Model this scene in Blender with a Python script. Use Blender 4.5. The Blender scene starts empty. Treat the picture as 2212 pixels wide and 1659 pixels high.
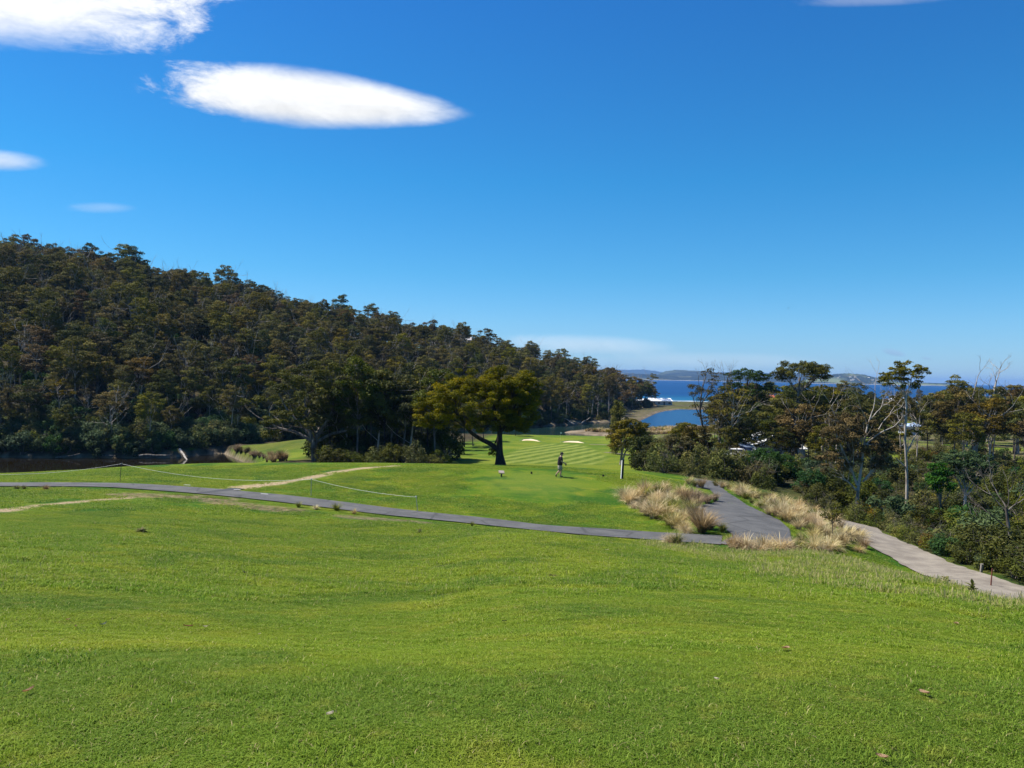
import bpy, bmesh, math, random
import numpy as np
from mathutils import Vector, Euler

PI = math.pi
R_ = math.radians
SC = bpy.context.scene
COL = SC.collection
rng = np.random.default_rng(7)
random.seed(7)
CAMZ = 15.0            # the eye stands 15 m above the sea

# ------------------------------------------------------------------ camera
FOC, CX, CY = 1661.0, 1106.0, 829.5
PITCH, ROLL = R_(-0.64), R_(1.09)
Fv = Vector((0, math.cos(PITCH), math.sin(PITCH)))
R0 = Vector((1, 0, 0)); U0 = R0.cross(Fv)
Rv = math.cos(ROLL) * R0 + math.sin(ROLL) * U0
Uv = Rv.cross(Fv)
cam = bpy.data.cameras.new('camera'); camo = bpy.data.objects.new('camera', cam)
COL.objects.link(camo)
from mathutils import Matrix
M = Matrix((Rv, Uv, -Fv)).transposed().to_4x4(); M.translation = (0, 0, CAMZ)
camo.matrix_world = M
cam.sensor_width = 36; cam.lens = FOC / 2212 * 36
cam.clip_start = 0.1; cam.clip_end = 60000
SC.camera = camo

def project(P):
    d = Vector(P) - Vector((0, 0, CAMZ))
    k = d.dot(Fv)
    return CX + FOC * d.dot(Rv) / k, CY - FOC * d.dot(Uv) / k

def ray(xd, yd):
    return Fv + Rv * ((xd - CX) / FOC) - Uv * ((yd - CY) / FOC)

def at(xd, yd, Y):
    d = ray(xd, yd); d = d * (Y / d.y)
    return Vector((0, 0, CAMZ)) + d

# ------------------------------------------------------------------ terrain height
def pchip(x, y, xq):
    x = np.asarray(x, float); y = np.asarray(y, float)
    h = np.diff(x); d = np.diff(y, axis=0) / (h if y.ndim == 1 else h[:, None])
    m = np.zeros_like(y)
    m[0], m[-1] = d[0], d[-1]
    for i in range(1, len(x) - 1):
        s = d[i-1] * d[i]
        w1, w2 = 2*h[i] + h[i-1], h[i] + 2*h[i-1]
        with np.errstate(divide='ignore', invalid='ignore'):
            v = (w1 + w2) / (w1 / d[i-1] + w2 / d[i])
        m[i] = np.where(s > 0, v, 0)
    xq = np.clip(np.asarray(xq, float), x[0], x[-1])
    k = np.clip(np.searchsorted(x, xq) - 1, 0, len(x) - 2)
    t = (xq - x[k]) / h[k]; hh = h[k]
    if y.ndim > 1: t = t[:, None]; hh = hh[:, None]
    return ((1 + 2*t) * (1 - t)**2) * y[k] + t*(1-t)**2*hh*m[k] + t*t*(3-2*t)*y[k+1] + t*t*(t-1)*hh*m[k+1]

YK = [0, 3.2, 8, 15, 20, 28, 34, 40, 46, 52, 58, 64]
COLS = {
    0:    [-1.65, -1.67, -2.65, -3.75, -4.45, -5.35, -5.95, -6.42, -6.8, -7.4, -8.1, -9.2],
    300:  [-1.65, -1.66, -2.7, -3.9, -4.6, -5.55, -6.15, -6.6, -6.9, -7.2, -7.55, -8.2],
    600:  [-1.65, -1.65, -2.75, -4.1, -4.9, -5.95, -6.55, -6.93, -7.1, -7.25, -7.4, -7.8],
    900:  [-1.65, -1.65, -2.75, -4.2, -5.05, -6.15, -6.75, -7.35, -7.45, -7.4, -7.35, -7.6],
    1106: [-1.65, -1.65, -2.65, -3.95, -4.8, -5.85, -6.95, -7.6, -7.6, -7.45, -7.35, -7.6],
    1350: [-1.65, -1.65, -2.6, -3.95, -4.85, -6.15, -7.3, -7.65, -7.7, -7.6, -7.5, -8.0],
    1550: [-1.65, -1.65, -2.6, -4.0, -4.95, -6.4, -7.35, -7.55, -7.75, -7.95, -8.25, -8.9],
    1750: [-1.65, -1.65, -2.6, -4.05, -5.05, -6.4, -7.6, -8.1, -8.5, -9.0, -9.6, -10.3],
    2000: [-1.65, -1.65, -2.65, -4.1, -5.2, -7.3, -8.6, -9.0, -9.6, -10.4, -11.2, -11.9],
    2212: [-1.65, -1.65, -2.75, -4.3, -5.9, -8.3, -8.55, -9.1, -10.0, -10.9, -11.6, -12.2],
}
YD = np.arange(0, 64.01, 0.25); UD = np.arange(-0.76, 0.761, 0.01)
_tab = np.stack([pchip(YK, np.array(v), YD) for v in COLS.values()])          # cols x Y
_uk = np.array([(k - CX) / FOC for k in COLS])
NEAR = pchip(_uk, _tab, UD)                                                   # U x Y

def sstep(a, b, x):
    t = np.clip((x - a) / (b - a), 0, 1); return t * t * (3 - 2 * t)

HU = np.array([-.80, -.666, -.485, -.36, -.33, -.25, -.15, -.06, .03, .075, .117, .14, .165, .19])
FOOT = np.array([126, 126, 127, 141, 147, 160, 185, 205, 222, 236, 257, 300, 365, 400.])
RIDG = np.array([265, 270, 282, 294, 296, 304, 314, 324, 340, 352, 365, 372, 388, 420.])
RIDZ = np.array([49, 45.5, 40, 35, 33.5, 28.5, 24.5, 20.5, 14.5, 11, 7.5, 5, 1.8, 1.5])
NOI = [(np.cos(a), np.sin(a), f, p) for a, f, p in zip(np.linspace(0.3, 5.9, 9), [.11, .19, .27, .4, .05, .07, .6, .9, 1.3], np.linspace(0, 6, 9))]

def wob(X, Y, s=1.0):
    z = 0
    for c, sn, f, p in NOI:
        z = z + np.sin((c * X + sn * Y) * f * s + p) / (1 + 6 * f)
    return z / 3.0

def poly_sd(X, Y, P):
    """signed distance (negative inside) to polygon P in plan"""
    P = np.asarray(P, float); X = np.asarray(X, float); Y = np.asarray(Y, float)
    d2 = np.full(X.shape, 1e18); ins = np.zeros(X.shape, bool)
    n = len(P)
    for i in range(n):
        x0, y0 = P[i]; x1, y1 = P[(i + 1) % n]
        dx, dy = x1 - x0, y1 - y0
        t = np.clip(((X - x0) * dx + (Y - y0) * dy) / (dx*dx + dy*dy + 1e-12), 0, 1)
        d2 = np.minimum(d2, (X - x0 - t*dx)**2 + (Y - y0 - t*dy)**2)
        with np.errstate(divide='ignore', invalid='ignore'):
            c = ((y0 > Y) != (y1 > Y)) & (X < dx * (Y - y0) / (dy if abs(dy) > 1e-9 else 1e-9) + x0)
        ins ^= c
    return np.where(ins, -1, 1) * np.sqrt(d2)

def line_d(X, Y, P):
    d2 = np.full(np.shape(X), 1e18)
    for (x0, y0), (x1, y1) in zip(P[:-1], P[1:]):
        dx, dy = x1 - x0, y1 - y0
        t = np.clip(((X - x0) * dx + (Y - y0) * dy) / (dx*dx + dy*dy + 1e-12), 0, 1)
        d2 = np.minimum(d2, (X - x0 - t*dx)**2 + (Y - y0 - t*dy)**2)
    return np.sqrt(d2)

# water outlines in plan (metres): creek and lagoon behind the green, pond under the hill
CREEK = [(-60, 150), (-34, 150), (-14, 181), (2, 184), (14, 184), (22, 186), (32, 188), (26, 193), (17, 202), (14, 206), (19, 213), (27, 219),
         (30, 224), (38, 224), (44, 232), (52, 238), (66, 240), (86, 238), (104, 252), (112, 300), (108, 352), (98, 378), (82, 376), (70, 352), (62, 330), (44, 266),
         (34, 259), (12, 232), (4, 224), (-14, 204), (-42, 168), (-60, 160)]
POND = [(-130, 84), (-40, 88), (-33, 108), (-41, 123), (-51.5, 139), (-58, 130), (-75, 127), (-140, 124)]

def height(X, Y):
    X = np.asarray(X, float); Y = np.asarray(Y, float)
    r = np.hypot(X, Y)
    Ye = np.maximum(Y, 0.8 * r); u = np.clip(X / np.maximum(Ye, 1e-6), -.75, .75)
    fu = (u + .76) / .01; iu = np.clip(fu.astype(int), 0, len(UD) - 2); fu = fu - iu
    fy = np.clip(Ye, 0, 63.99) / .25; iy = np.clip(fy.astype(int), 0, len(YD) - 2); fy = fy - iy
    N = (NEAR[iu, iy]*(1-fu)*(1-fy) + NEAR[iu+1, iy]*fu*(1-fy) + NEAR[iu, iy+1]*(1-fu)*fy + NEAR[iu+1, iy+1]*fu*fy) + CAMZ
    N = N + 0.035 * wob(X, Y, 1.0) * sstep(6, 20, r)
    # low land: fairway, valley, marsh
    fz = np.interp(Ye, [0, 80, 90, 97, 112, 125, 140, 152, 158, 170, 175, 182, 260, 700],
                   [4.9, 4.7, 4.3, 3.95, 3.3, 2.85, 2.35, 2.0, 2.05, 1.95, 1.55, .9, .6, .9])
    vz = np.interp(Ye, [0, 80, 110, 160, 260, 420, 480, 520, 560], [3.4, 3.2, 2.6, 2.3, 1.6, 1.6, 1.3, .0, -3])
    right = sstep(20, 42, X - 0.02 * Y) * sstep(245, 200, Y) + sstep(78, 100, X) * sstep(200, 245, Y)
    F = fz * (1 - right) + vz * right
    mars = sstep(183, 190, Y) * sstep(260, 238, Y) * sstep(8, 14, X) * sstep(96, 80, X)
    F = F * (1 - mars) + 0.42 * mars
    F = F + 0.25 * wob(X, Y, .6) * sstep(180, 110, Ye)
    # shore: sand spit to the open sea
    sea_y = 505 + 0.10 * X
    shore = sstep(sea_y - 60, sea_y + 6, Y) * (X > 30)
    F = np.where(X > 30, F * (1 - shore) + (-2.5) * shore, F)
    # left low ground near the pond
    lf = sstep(-25, -45, X)
    F = F * (1 - lf) + 1.3 * lf
    # grassy spit right of the pond
    F = F + 1.5 * np.exp(-(((X + 36) / 10.0)**2 + ((Y - 131) / 9.5)**2))
    for P, w in ((CREEK, 3.5), (POND, 2.5)):
        sd = poly_sd(X, Y, P)
        k = sstep(w * .35, -w, sd)
        F = F * (1 - k) + (-1.6) * k
    # hill
    uu = np.clip(X / np.maximum(Y, 1), -.80, .19)
    ft, rg, rz = np.interp(uu, HU, FOOT), np.interp(uu, HU, RIDG), np.interp(uu, HU, RIDZ)
    t = (Y - ft) / (rg - ft)
    hz = np.where(t < 1, rz * (0.03 * sstep(0, .03, t) + .97 * np.sin(np.clip(t, 0, 1) * PI / 2)**1.15), rz - np.clip(Y - rg, 0, 400) * .10)
    hz = hz + np.clip(t, 0, 1) * 2.2 * wob(X, Y, .35)
    hk = sstep(0.0, .02, t) * (X / np.maximum(Y, 1) < .19) * (Y > 100)
    F = F * (1 - hk) + np.maximum(hz, F * .3) * hk
    k = sstep(62, 88, Ye)
    return N * (1 - k) + F * k

def gz(x, y): return float(height(np.array([x]), np.array([y]))[0])

_DY = np.geomspace(2.2, 1200, 3000)
def hit(xd, yd, y0=0):
    d = ray(xd, yd); d = d / d.y
    ys = _DY[_DY > y0]; xs = d.x * ys; zs = CAMZ + d.z * ys
    b = np.nonzero(zs < height(xs, ys))[0]
    i = b[0] if len(b) else len(ys) - 1
    a_, b_ = ys[max(i-1, 0)], ys[i]
    for _ in range(18):
        m = (a_ + b_) / 2
        if CAMZ + d.z * m < gz(d.x * m, m): b_ = m
        else: a_ = m
    return Vector((d.x * b_, b_, gz(d.x * b_, b_)))

def place(xd, Y, dz=0.0):
    """the ground point at depth Y that is seen in column xd"""
    X = (xd - CX) / FOC * Y
    for _ in range(4):
        z = gz(X, Y) + dz
        X += (xd - project((X, Y, z))[0]) / FOC * Y
    return Vector((X, Y, gz(X, Y)))

def normal(x, y, e=.3):
    return Vector((-(gz(x+e, y) - gz(x-e, y)) / (2*e), -(gz(x, y+e) - gz(x, y-e)) / (2*e), 1)).normalized()

# ------------------------------------------------------------------ mesh helpers
def np_mesh(name, V, Q, mat=None, attrs=None, smooth=False):
    me = bpy.data.meshes.new(name)
    V = np.ascontiguousarray(V, np.float32); Q = np.ascontiguousarray(Q, np.int32)
    n = Q.shape[1]
    me.vertices.add(len(V)); me.vertices.foreach_set('co', V.ravel())
    me.loops.add(Q.size); me.loops.foreach_set('vertex_index', Q.ravel())
    me.polygons.add(len(Q)); me.polygons.foreach_set('loop_start', np.arange(0, Q.size, n, dtype=np.int32))
    me.polygons.foreach_set('loop_total', np.full(len(Q), n, np.int32))
    if smooth: me.polygons.foreach_set('use_smooth', np.ones(len(Q), bool))
    for k, a in (attrs or {}).items():
        at_ = me.attributes.new(k, 'FLOAT', 'POINT'); at_.data.foreach_set('value', np.ascontiguousarray(a, np.float32))
    me.update(calc_edges=True)
    if mat: me.materials.append(mat)
    return me

def link(name, me, parent=None, loc=None):
    o = bpy.data.objects.new(name, me); COL.objects.link(o)
    if parent: o.parent = parent
    if loc is not None: o.location = loc
    return o

def tag(o, label, cat, group=None):
    o['label'] = label; o['category'] = cat
    if group: o['group'] = group
    return o

def thing(name, label, cat, loc=(0, 0, 0), rz=0.0, group=None):
    o = bpy.data.objects.new(name, None); COL.objects.link(o)
    o.location = loc; o.rotation_euler = (0, 0, rz); o.empty_display_size = .2
    return tag(o, label, cat, group)

def copy_thing(root, loc, rz=0.0, s=1.0, label=None, group=None):
    r = root.copy(); COL.objects.link(r)
    r.location = loc; r.rotation_euler = (0, 0, rz); r.scale = (s, s, s) if not hasattr(s, '__len__') else s
    if label: r['label'] = label
    if group: r['group'] = group
    for ch in root.children:
        c = ch.copy(); COL.objects.link(c); c.parent = r
        for g in ch.children:
            d = g.copy(); COL.objects.link(d); d.parent = c
    return r

def struct(name, me):
    o = link(name, me); o['kind'] = 'structure'; return o

class MB:
    """collects simple solids into one mesh"""
    def __init__(s): s.bm = bmesh.new()
    def box(s, c, d, rot=None, bev=0.0):
        r = bmesh.ops.create_cube(s.bm, size=1.0); v = r['verts']
        bmesh.ops.scale(s.bm, vec=d, verts=v)
        if bev:
            e = list({e for x in v for e in x.link_edges})
            b = bmesh.ops.bevel(s.bm, geom=e, offset=bev, segments=2, affect='EDGES')
            v = list({x for f in b['faces'] for x in f.verts} | {x for x in v if x.is_valid})
        if rot: bmesh.ops.rotate(s.bm, cent=(0, 0, 0), matrix=Euler(rot).to_matrix(), verts=v)
        bmesh.ops.translate(s.bm, vec=c, verts=v); return s
    def cyl(s, a, b, r0, r1=None, n=10):
        r1 = r0 if r1 is None else r1
        a, b = Vector(a), Vector(b); d = b - a
        r = bmesh.ops.create_cone(s.bm, cap_ends=True, segments=n, radius1=r0, radius2=r1, depth=d.length)
        bmesh.ops.rotate(s.bm, cent=(0, 0, 0), matrix=d.to_track_quat('Z', 'Y').to_matrix(), verts=r['verts'])
        bmesh.ops.translate(s.bm, vec=(a + b) / 2, verts=r['verts']); return s
    def ball(s, c, d, n=12):
        r = bmesh.ops.create_uvsphere(s.bm, u_segments=n, v_segments=max(6, n // 2 + 2), radius=1)
        bmesh.ops.scale(s.bm, vec=d, verts=r['verts']); bmesh.ops.translate(s.bm, vec=c, verts=r['verts']); return s
    def face(s, pts):
        s.bm.faces.new([s.bm.verts.new(p) for p in pts]); return s
    def prism(s, pts, d):
        """extrude the polygon pts by vector d"""
        d = Vector(d); a = [s.bm.verts.new(p) for p in pts]; b = [s.bm.verts.new(Vector(p) + d) for p in pts]
        s.bm.faces.new(a); s.bm.faces.new(b[::-1]); n = len(a)
        for i in range(n): s.bm.faces.new((a[i], b[i], b[(i+1) % n], a[(i+1) % n]))
        return s
    def mesh(s, name, mat, smooth=False):
        bmesh.ops.recalc_face_normals(s.bm, faces=s.bm.faces)
        me = bpy.data.meshes.new(name); s.bm.to_mesh(me); s.bm.free()
        me.materials.append(mat)
        if smooth: me.polygons.foreach_set('use_smooth', np.ones(len(me.polygons), bool))
        return me
    def build(s, name, mat, parent=None, smooth=False, loc=None):
        return link(name, s.mesh(name, mat, smooth), parent, loc)

# ------------------------------------------------------------------ materials
def new_mat(name):
    m = bpy.data.materials.new(name); m.use_nodes = True
    nt = m.node_tree; b = nt.nodes['Principled BSDF']; return m, nt, b

def N_(nt, typ, **kw):
    n = nt.nodes.new(typ)
    for k, v in kw.items(): setattr(n, k, v)
    return n

def L_(nt, a, b): nt.links.new(a, b)

def math_(nt, op, a, b=None, c=None, clamp=False):
    n = N_(nt, 'ShaderNodeMath', operation=op, use_clamp=clamp)
    for i, v in enumerate((a, b, c)):
        if v is None: continue
        if hasattr(v, 'is_output'): L_(nt, v, n.inputs[i])
        else: n.inputs[i].default_value = v
    return n.outputs[0]

def mix_(nt, f, a, b, blend='MIX'):
    n = N_(nt, 'ShaderNodeMix', data_type='RGBA', blend_type=blend)
    for s, v in ((n.inputs[0], f), (n.inputs[6], a), (n.inputs[7], b)):
        if hasattr(v, 'is_output'): L_(nt, v, s)
        elif hasattr(v, '__len__'): s.default_value = (*v[:3], 1)
        else: s.default_value = v
    return n.outputs[2]

def noise_(nt, scale, detail=3, rough=.5, vec=None, dist=0):
    n = N_(nt, 'ShaderNodeTexNoise'); n.inputs['Scale'].default_value = scale
    n.inputs['Detail'].default_value = detail; n.inputs['Roughness'].default_value = rough
    n.inputs['Distortion'].default_value = dist
    if vec is not None: L_(nt, vec, n.inputs['Vector'])
    return n.outputs['Fac']

def ss_(nt, x, a, b):
    n = N_(nt, 'ShaderNodeMapRange', interpolation_type='SMOOTHSTEP')
    n.inputs[1].default_value = a; n.inputs[2].default_value = b
    L_(nt, x, n.inputs[0]); return n.outputs[0]

def pos_(nt): return N_(nt, 'ShaderNodeNewGeometry').outputs['Position']
def attr_(nt, k): return N_(nt, 'ShaderNodeAttribute', attribute_name=k).outputs['Fac']

def bump_(nt, b, h, strength=.4, dist=.1):
    n = N_(nt, 'ShaderNodeBump'); n.inputs['Strength'].default_value = strength; n.inputs['Distance'].default_value = dist
    L_(nt, h, n.inputs['Height']); L_(nt, n.outputs[0], b.inputs['Normal'])

def simple(name, c, rough=.6, c2=None, scale=8, metal=0, spec=.4, bump=0, obj=True):
    m, nt, b = new_mat(name)
    b.inputs['Roughness'].default_value = rough; b.inputs['Metallic'].default_value = metal
    b.inputs['Specular IOR Level'].default_value = spec
    tc = N_(nt, 'ShaderNodeTexCoord').outputs['Object'] if obj else pos_(nt)
    f = noise_(nt, scale, 5, .6, tc)
    c2 = c2 or tuple(x * .72 for x in c)
    L_(nt, mix_(nt, ss_(nt, f, .35, .65), c2, c), b.inputs['Base Color'])
    if bump: bump_(nt, b, f, bump, .02)
    return m

def leafmat(name, dark, light, gold=None, trans=.25, rnd=.35):
    """leaf colour varies from leaf to leaf (tint) and from tree to tree"""
    m, nt, b = new_mat(name)
    t = attr_(nt, 'tint')
    c = mix_(nt, ss_(nt, t, .1, .9), dark, light)
    if gold: c = mix_(nt, ss_(nt, t, .72, 1.0), c, gold)
    oi = N_(nt, 'ShaderNodeObjectInfo').outputs['Random']
    hs = N_(nt, 'ShaderNodeHueSaturation')
    L_(nt, c, hs.inputs['Color'])
    L_(nt, math_(nt, 'MULTIPLY_ADD', oi, .04 * rnd / .35, .5 - .018 * rnd / .35), hs.inputs['Hue'])
    r2 = math_(nt, 'FRACT', math_(nt, 'MULTIPLY', oi, 7.31))
    L_(nt, math_(nt, 'MULTIPLY_ADD', r2, rnd * 1.5, 1 - rnd * .75), hs.inputs['Value'])
    L_(nt, math_(nt, 'MULTIPLY_ADD', math_(nt, 'FRACT', math_(nt, 'MULTIPLY', oi, 13.7)), .3, .88), hs.inputs['Saturation'])
    c = hs.outputs[0]
    L_(nt, c, b.inputs['Base Color']); b.inputs['Roughness'].default_value = .7; b.inputs['Specular IOR Level'].default_value = .12
    tr = N_(nt, 'ShaderNodeBsdfTranslucent'); L_(nt, c, tr.inputs['Color'])
    mx = N_(nt, 'ShaderNodeMixShader'); mx.inputs[0].default_value = trans
    L_(nt, b.outputs[0], mx.inputs[1]); L_(nt, tr.outputs[0], mx.inputs[2])
    L_(nt, mx.outputs[0], nt.nodes['Material Output'].inputs['Surface'])
    return m

def barkmat(name, pale, dark, lo=.42, hi=.6, sc=3.0):
    m, nt, b = new_mat(name)
    tc = N_(nt, 'ShaderNodeTexCoord').outputs['Object']
    mp = N_(nt, 'ShaderNodeMapping'); mp.inputs['Scale'].default_value = (1, 1, .25); L_(nt, tc, mp.inputs[0])
    f = noise_(nt, sc, 6, .65, mp.outputs[0])
    L_(nt, mix_(nt, ss_(nt, f, lo, hi), dark, pale), b.inputs['Base Color'])
    b.inputs['Roughness'].default_value = .85; b.inputs['Specular IOR Level'].default_value = .2
    bump_(nt, b, f, .5, .05)
    return m

# lawn colour: shared by the ground and by the blades growing on it
lawn = bpy.data.node_groups.new('lawn colour', 'ShaderNodeTree')
lawn.interface.new_socket('Color', in_out='OUTPUT', socket_type='NodeSocketColor')
_o = lawn.nodes.new('NodeGroupOutput')
_p = pos_(lawn)
_a = noise_(lawn, .16, 3, .55, _p, .3); _b = noise_(lawn, .75, 4, .6, _p, .4); _c = noise_(lawn, 4.5, 3, .6, _p)
_d = noise_(lawn, .33, 2, .5, _p, .6)
_k = mix_(lawn, ss_(lawn, _a, .36, .64), (.062, .140, .004), (.130, .185, .006))
_k = mix_(lawn, math_(lawn, 'MULTIPLY', ss_(lawn, _b, .46, .74), .8), _k, (.215, .215, .014))
_k = mix_(lawn, math_(lawn, 'MULTIPLY', ss_(lawn, _d, .47, .62), .9), _k, (.024, .092, .004))
_k = mix_(lawn, math_(lawn, 'MULTIPLY', ss_(lawn, _c, .52, .72), .5), _k, (.20, .185, .03))
L_(lawn, _k, _o.inputs[0])

def lawn_(nt):
    g = N_(nt, 'ShaderNodeGroup'); g.node_tree = lawn; return g.outputs[0]
# ------------------------------------------------------------------ plan shapes read off the photograph's ground
def H2(pts, y0=0): return [tuple(hit(x, y, y0)[:2]) for x, y in pts]
PATH = H2([(0, 1047.5), (124, 1047.5), (248, 1049), (372, 1056.5), (549, 1071.5), (671, 1085), (900, 1113.5), (1042, 1128.5), (1180, 1143)])
PATH += [tuple(place(x, Y)[:2]) for x, Y in ((1317, 36.8), (1440, 35.8), (1570, 35.0))]
_d0 = Vector(PATH[0]) - Vector(PATH[1])
PATH = [tuple(Vector(PATH[0]) + _d0.normalized() * k + Vector((0, .01 * k * k))) for k in (40, 25, 12)] + PATH
JUNC = [(1584.5, 1159.3), (1566.6, 1143.7), (1524, 1126), (1506, 1108), (1495, 1097), (1540, 1088), (1553, 1081), (1540, 1066), (1528, 1052), (1531, 1046),
        (1546, 1048), (1568, 1063), (1584, 1072), (1613, 1092), (1651, 1110), (1685, 1126), (1705, 1144)]
JUNC = H2(JUNC) + [tuple(place(1712, 36.2)[:2]), tuple(place(1672, 34.2)[:2]), tuple(place(1600, 33.7)[:2]), tuple(place(1551, 34.1)[:2])]
JBEH = [tuple(place(x, Y)[:2]) for x, Y in ((1538, 56), (1530, 59), (1526, 63), (1530, 68))]
TRACK = [(18.8, 18), (19.2, 24), (19.7, 29.5), (20.0, 33.5), (20.4, 38), (21.5, 45), (22.6, 49.5), (23.8, 53)]
FAIR = H2([(1078, 1001), (1090, 985), (1137, 966), (1180, 958), (1258, 961), (1290, 975), (1312, 990), (1290, 1001)], 80) + [(11, 96), (0, 96)]
WORN = [H2([(494, 1057), (560, 1049), (620, 1041), (667, 1032), (729, 1019), (790, 1011), (853, 1006)]),
        H2([(-60, 1108), (0, 1104), (87, 1091), (149, 1086), (223, 1079), (273, 1075)])]
EDGE = [H2([(268, 1069), (330, 1071), (400, 1074), (465, 1079)]), H2([(459, 1083), (549, 1095), (623, 1101)]), H2([(742, 1115), (830, 1123), (915, 1130)]),
        H2([(0, 1056), (150, 1057.5), (260, 1062)])]
_s0, _s1 = hit(1098, 989, 80), hit(1262, 962, 80)
SDIR = Vector((_s1.x - _s0.x, _s1.y - _s0.y)).normalized(); SN = (SDIR.y, -SDIR.x)
_q = [hit(1180, y, 80) for y in (975, 997)]
SPER = abs((_q[0].x - _q[1].x) * SN[0] + (_q[0].y - _q[1].y) * SN[1]) / 2.9
print('stripes', SDIR, SPER)

# ------------------------------------------------------------------ terrain sheet
az = np.concatenate([np.linspace(-PI, R_(-52), 60, endpoint=False), np.linspace(R_(-52), R_(52), 760), np.linspace(R_(52), PI, 61)[1:-1]])
rr = np.concatenate([[0.0], np.geomspace(.8, 950, 640)])
A, RR = np.meshgrid(az, rr)
GX, GY = (RR * np.sin(A)).ravel(), (RR * np.cos(A)).ravel()
GZ = height(GX, GY)
na, nr = len(az), len(rr)
ii = np.arange((nr - 1) * na).reshape(nr - 1, na)
nx = np.roll(ii, -1, 1)
quads = np.stack([ii, nx, nx + na, ii + na], -1).reshape(-1, 4)
w1 = wob(GX, GY, 4.0); w2 = wob(GX + 31, GY - 17, 9.0)
jit = .25 * w1 + .18 * w2
def band(P, w, soft, k=1.0): return sstep(w + soft, w - soft, line_d(GX, GY, P) + jit * k)
dirt = np.zeros(len(GX))
brk = sstep(-.75, -.1, wob(GX, GY, 2.3) + .35)
dirt = np.maximum(dirt, band(WORN[0], .55, .22, 1.6) * (.25 + .75 * brk))
dirt = np.maximum(dirt, band(WORN[1], .42, .2, 1.4))
soil = np.zeros(len(GX))
soil = np.maximum(soil, band(EDGE[0], 1.25, .45, 2.6)); soil = np.maximum(soil, .95 * band(EDGE[1], .95, .4, 2.6))
soil = np.maximum(soil, .85 * band(EDGE[2], .6, .35, 2.4))
dirt = np.maximum(dirt, .8 * band(EDGE[3], .22, .15, 1.0))
dirt = np.maximum(dirt, .55 * sstep(.55, .9, wob(GX, GY, 5.5)) * sstep(3.2, 2.0, line_d(GX, GY, PATH)))
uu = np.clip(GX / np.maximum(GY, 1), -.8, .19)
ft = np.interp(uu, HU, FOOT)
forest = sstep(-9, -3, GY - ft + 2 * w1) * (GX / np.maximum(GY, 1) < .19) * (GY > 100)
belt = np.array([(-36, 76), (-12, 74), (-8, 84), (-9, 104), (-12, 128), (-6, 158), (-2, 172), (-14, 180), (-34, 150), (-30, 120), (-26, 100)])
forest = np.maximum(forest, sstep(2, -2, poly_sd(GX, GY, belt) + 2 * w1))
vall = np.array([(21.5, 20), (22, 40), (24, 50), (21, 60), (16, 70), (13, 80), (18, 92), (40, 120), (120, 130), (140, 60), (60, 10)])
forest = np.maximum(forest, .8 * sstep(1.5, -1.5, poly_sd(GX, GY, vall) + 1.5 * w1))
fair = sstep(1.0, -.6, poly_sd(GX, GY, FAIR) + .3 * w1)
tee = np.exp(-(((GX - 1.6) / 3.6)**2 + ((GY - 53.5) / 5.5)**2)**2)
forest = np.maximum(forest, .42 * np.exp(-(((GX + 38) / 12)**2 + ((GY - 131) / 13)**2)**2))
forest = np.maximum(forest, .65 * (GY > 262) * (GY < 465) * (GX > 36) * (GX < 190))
sand = sstep(462, 478, GY + 5 * w1) * (GX > 30) * (GX / np.maximum(GY, 1) > .1)
marsh = sstep(183, 187, GY) * sstep(262, 250, GY) * sstep(8, 12, GX) * sstep(102, 92, GX)
thatch = sstep(35, 31, np.hypot(GX, GY)) * .85
valley = sstep(70, 84, GY) * sstep(.17, .2, GX / np.maximum(GY, 1)) * (GY > 0)
valley = np.maximum(valley, (GY > 240) * sstep(26, 32, GX))
mud = sstep(.75, .42, GZ) * (GY > 80) * (GY < 470)
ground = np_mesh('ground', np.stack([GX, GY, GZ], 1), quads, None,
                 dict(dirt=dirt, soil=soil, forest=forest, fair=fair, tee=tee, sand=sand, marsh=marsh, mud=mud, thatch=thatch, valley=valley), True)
gm, nt, b = new_mat('grass ground')
P = pos_(nt)
c = lawn_(nt)
# mown stripes
sep = N_(nt, 'ShaderNodeSeparateXYZ'); L_(nt, P, sep.inputs[0])
def stripe(nx, ny, per):
    v = math_(nt, 'ADD', math_(nt, 'MULTIPLY', sep.outputs[0], nx * 2 * PI / per), math_(nt, 'MULTIPLY', sep.outputs[1], ny * 2 * PI / per))
    return ss_(nt, math_(nt, 'SINE', v), -.35, .35)
s1 = stripe(SN[0], SN[1], SPER); s2 = stripe(.96, .28, SPER * 1.5)
fw = mix_(nt, s1, (.078, .122, .008), (.215, .25, .045))
fw = mix_(nt, math_(nt, 'MULTIPLY', s2, .4), fw, (.17, .205, .035))
fw = mix_(nt, math_(nt, 'MULTIPLY', ss_(nt, noise_(nt, .5, 4, .6, P), .4, .7), .35), fw, (.12, .16, .02))
far_l = mix_(nt, ss_(nt, noise_(nt, .12, 4, .6, P), .38, .62), (.085, .140, .008), (.165, .195, .016))
c = mix_(nt, ss_(nt, sep.outputs[1], 64, 90), c, far_l)
# thatch and soil under the built blades, darkened to mimic shaded gaps
c = mix_(nt, attr_(nt, 'thatch'), c, mix_(nt, ss_(nt, noise_(nt, 9, 4, .6, P), .35, .65), (.032, .050, .007), (.065, .080, .014)))
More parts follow.
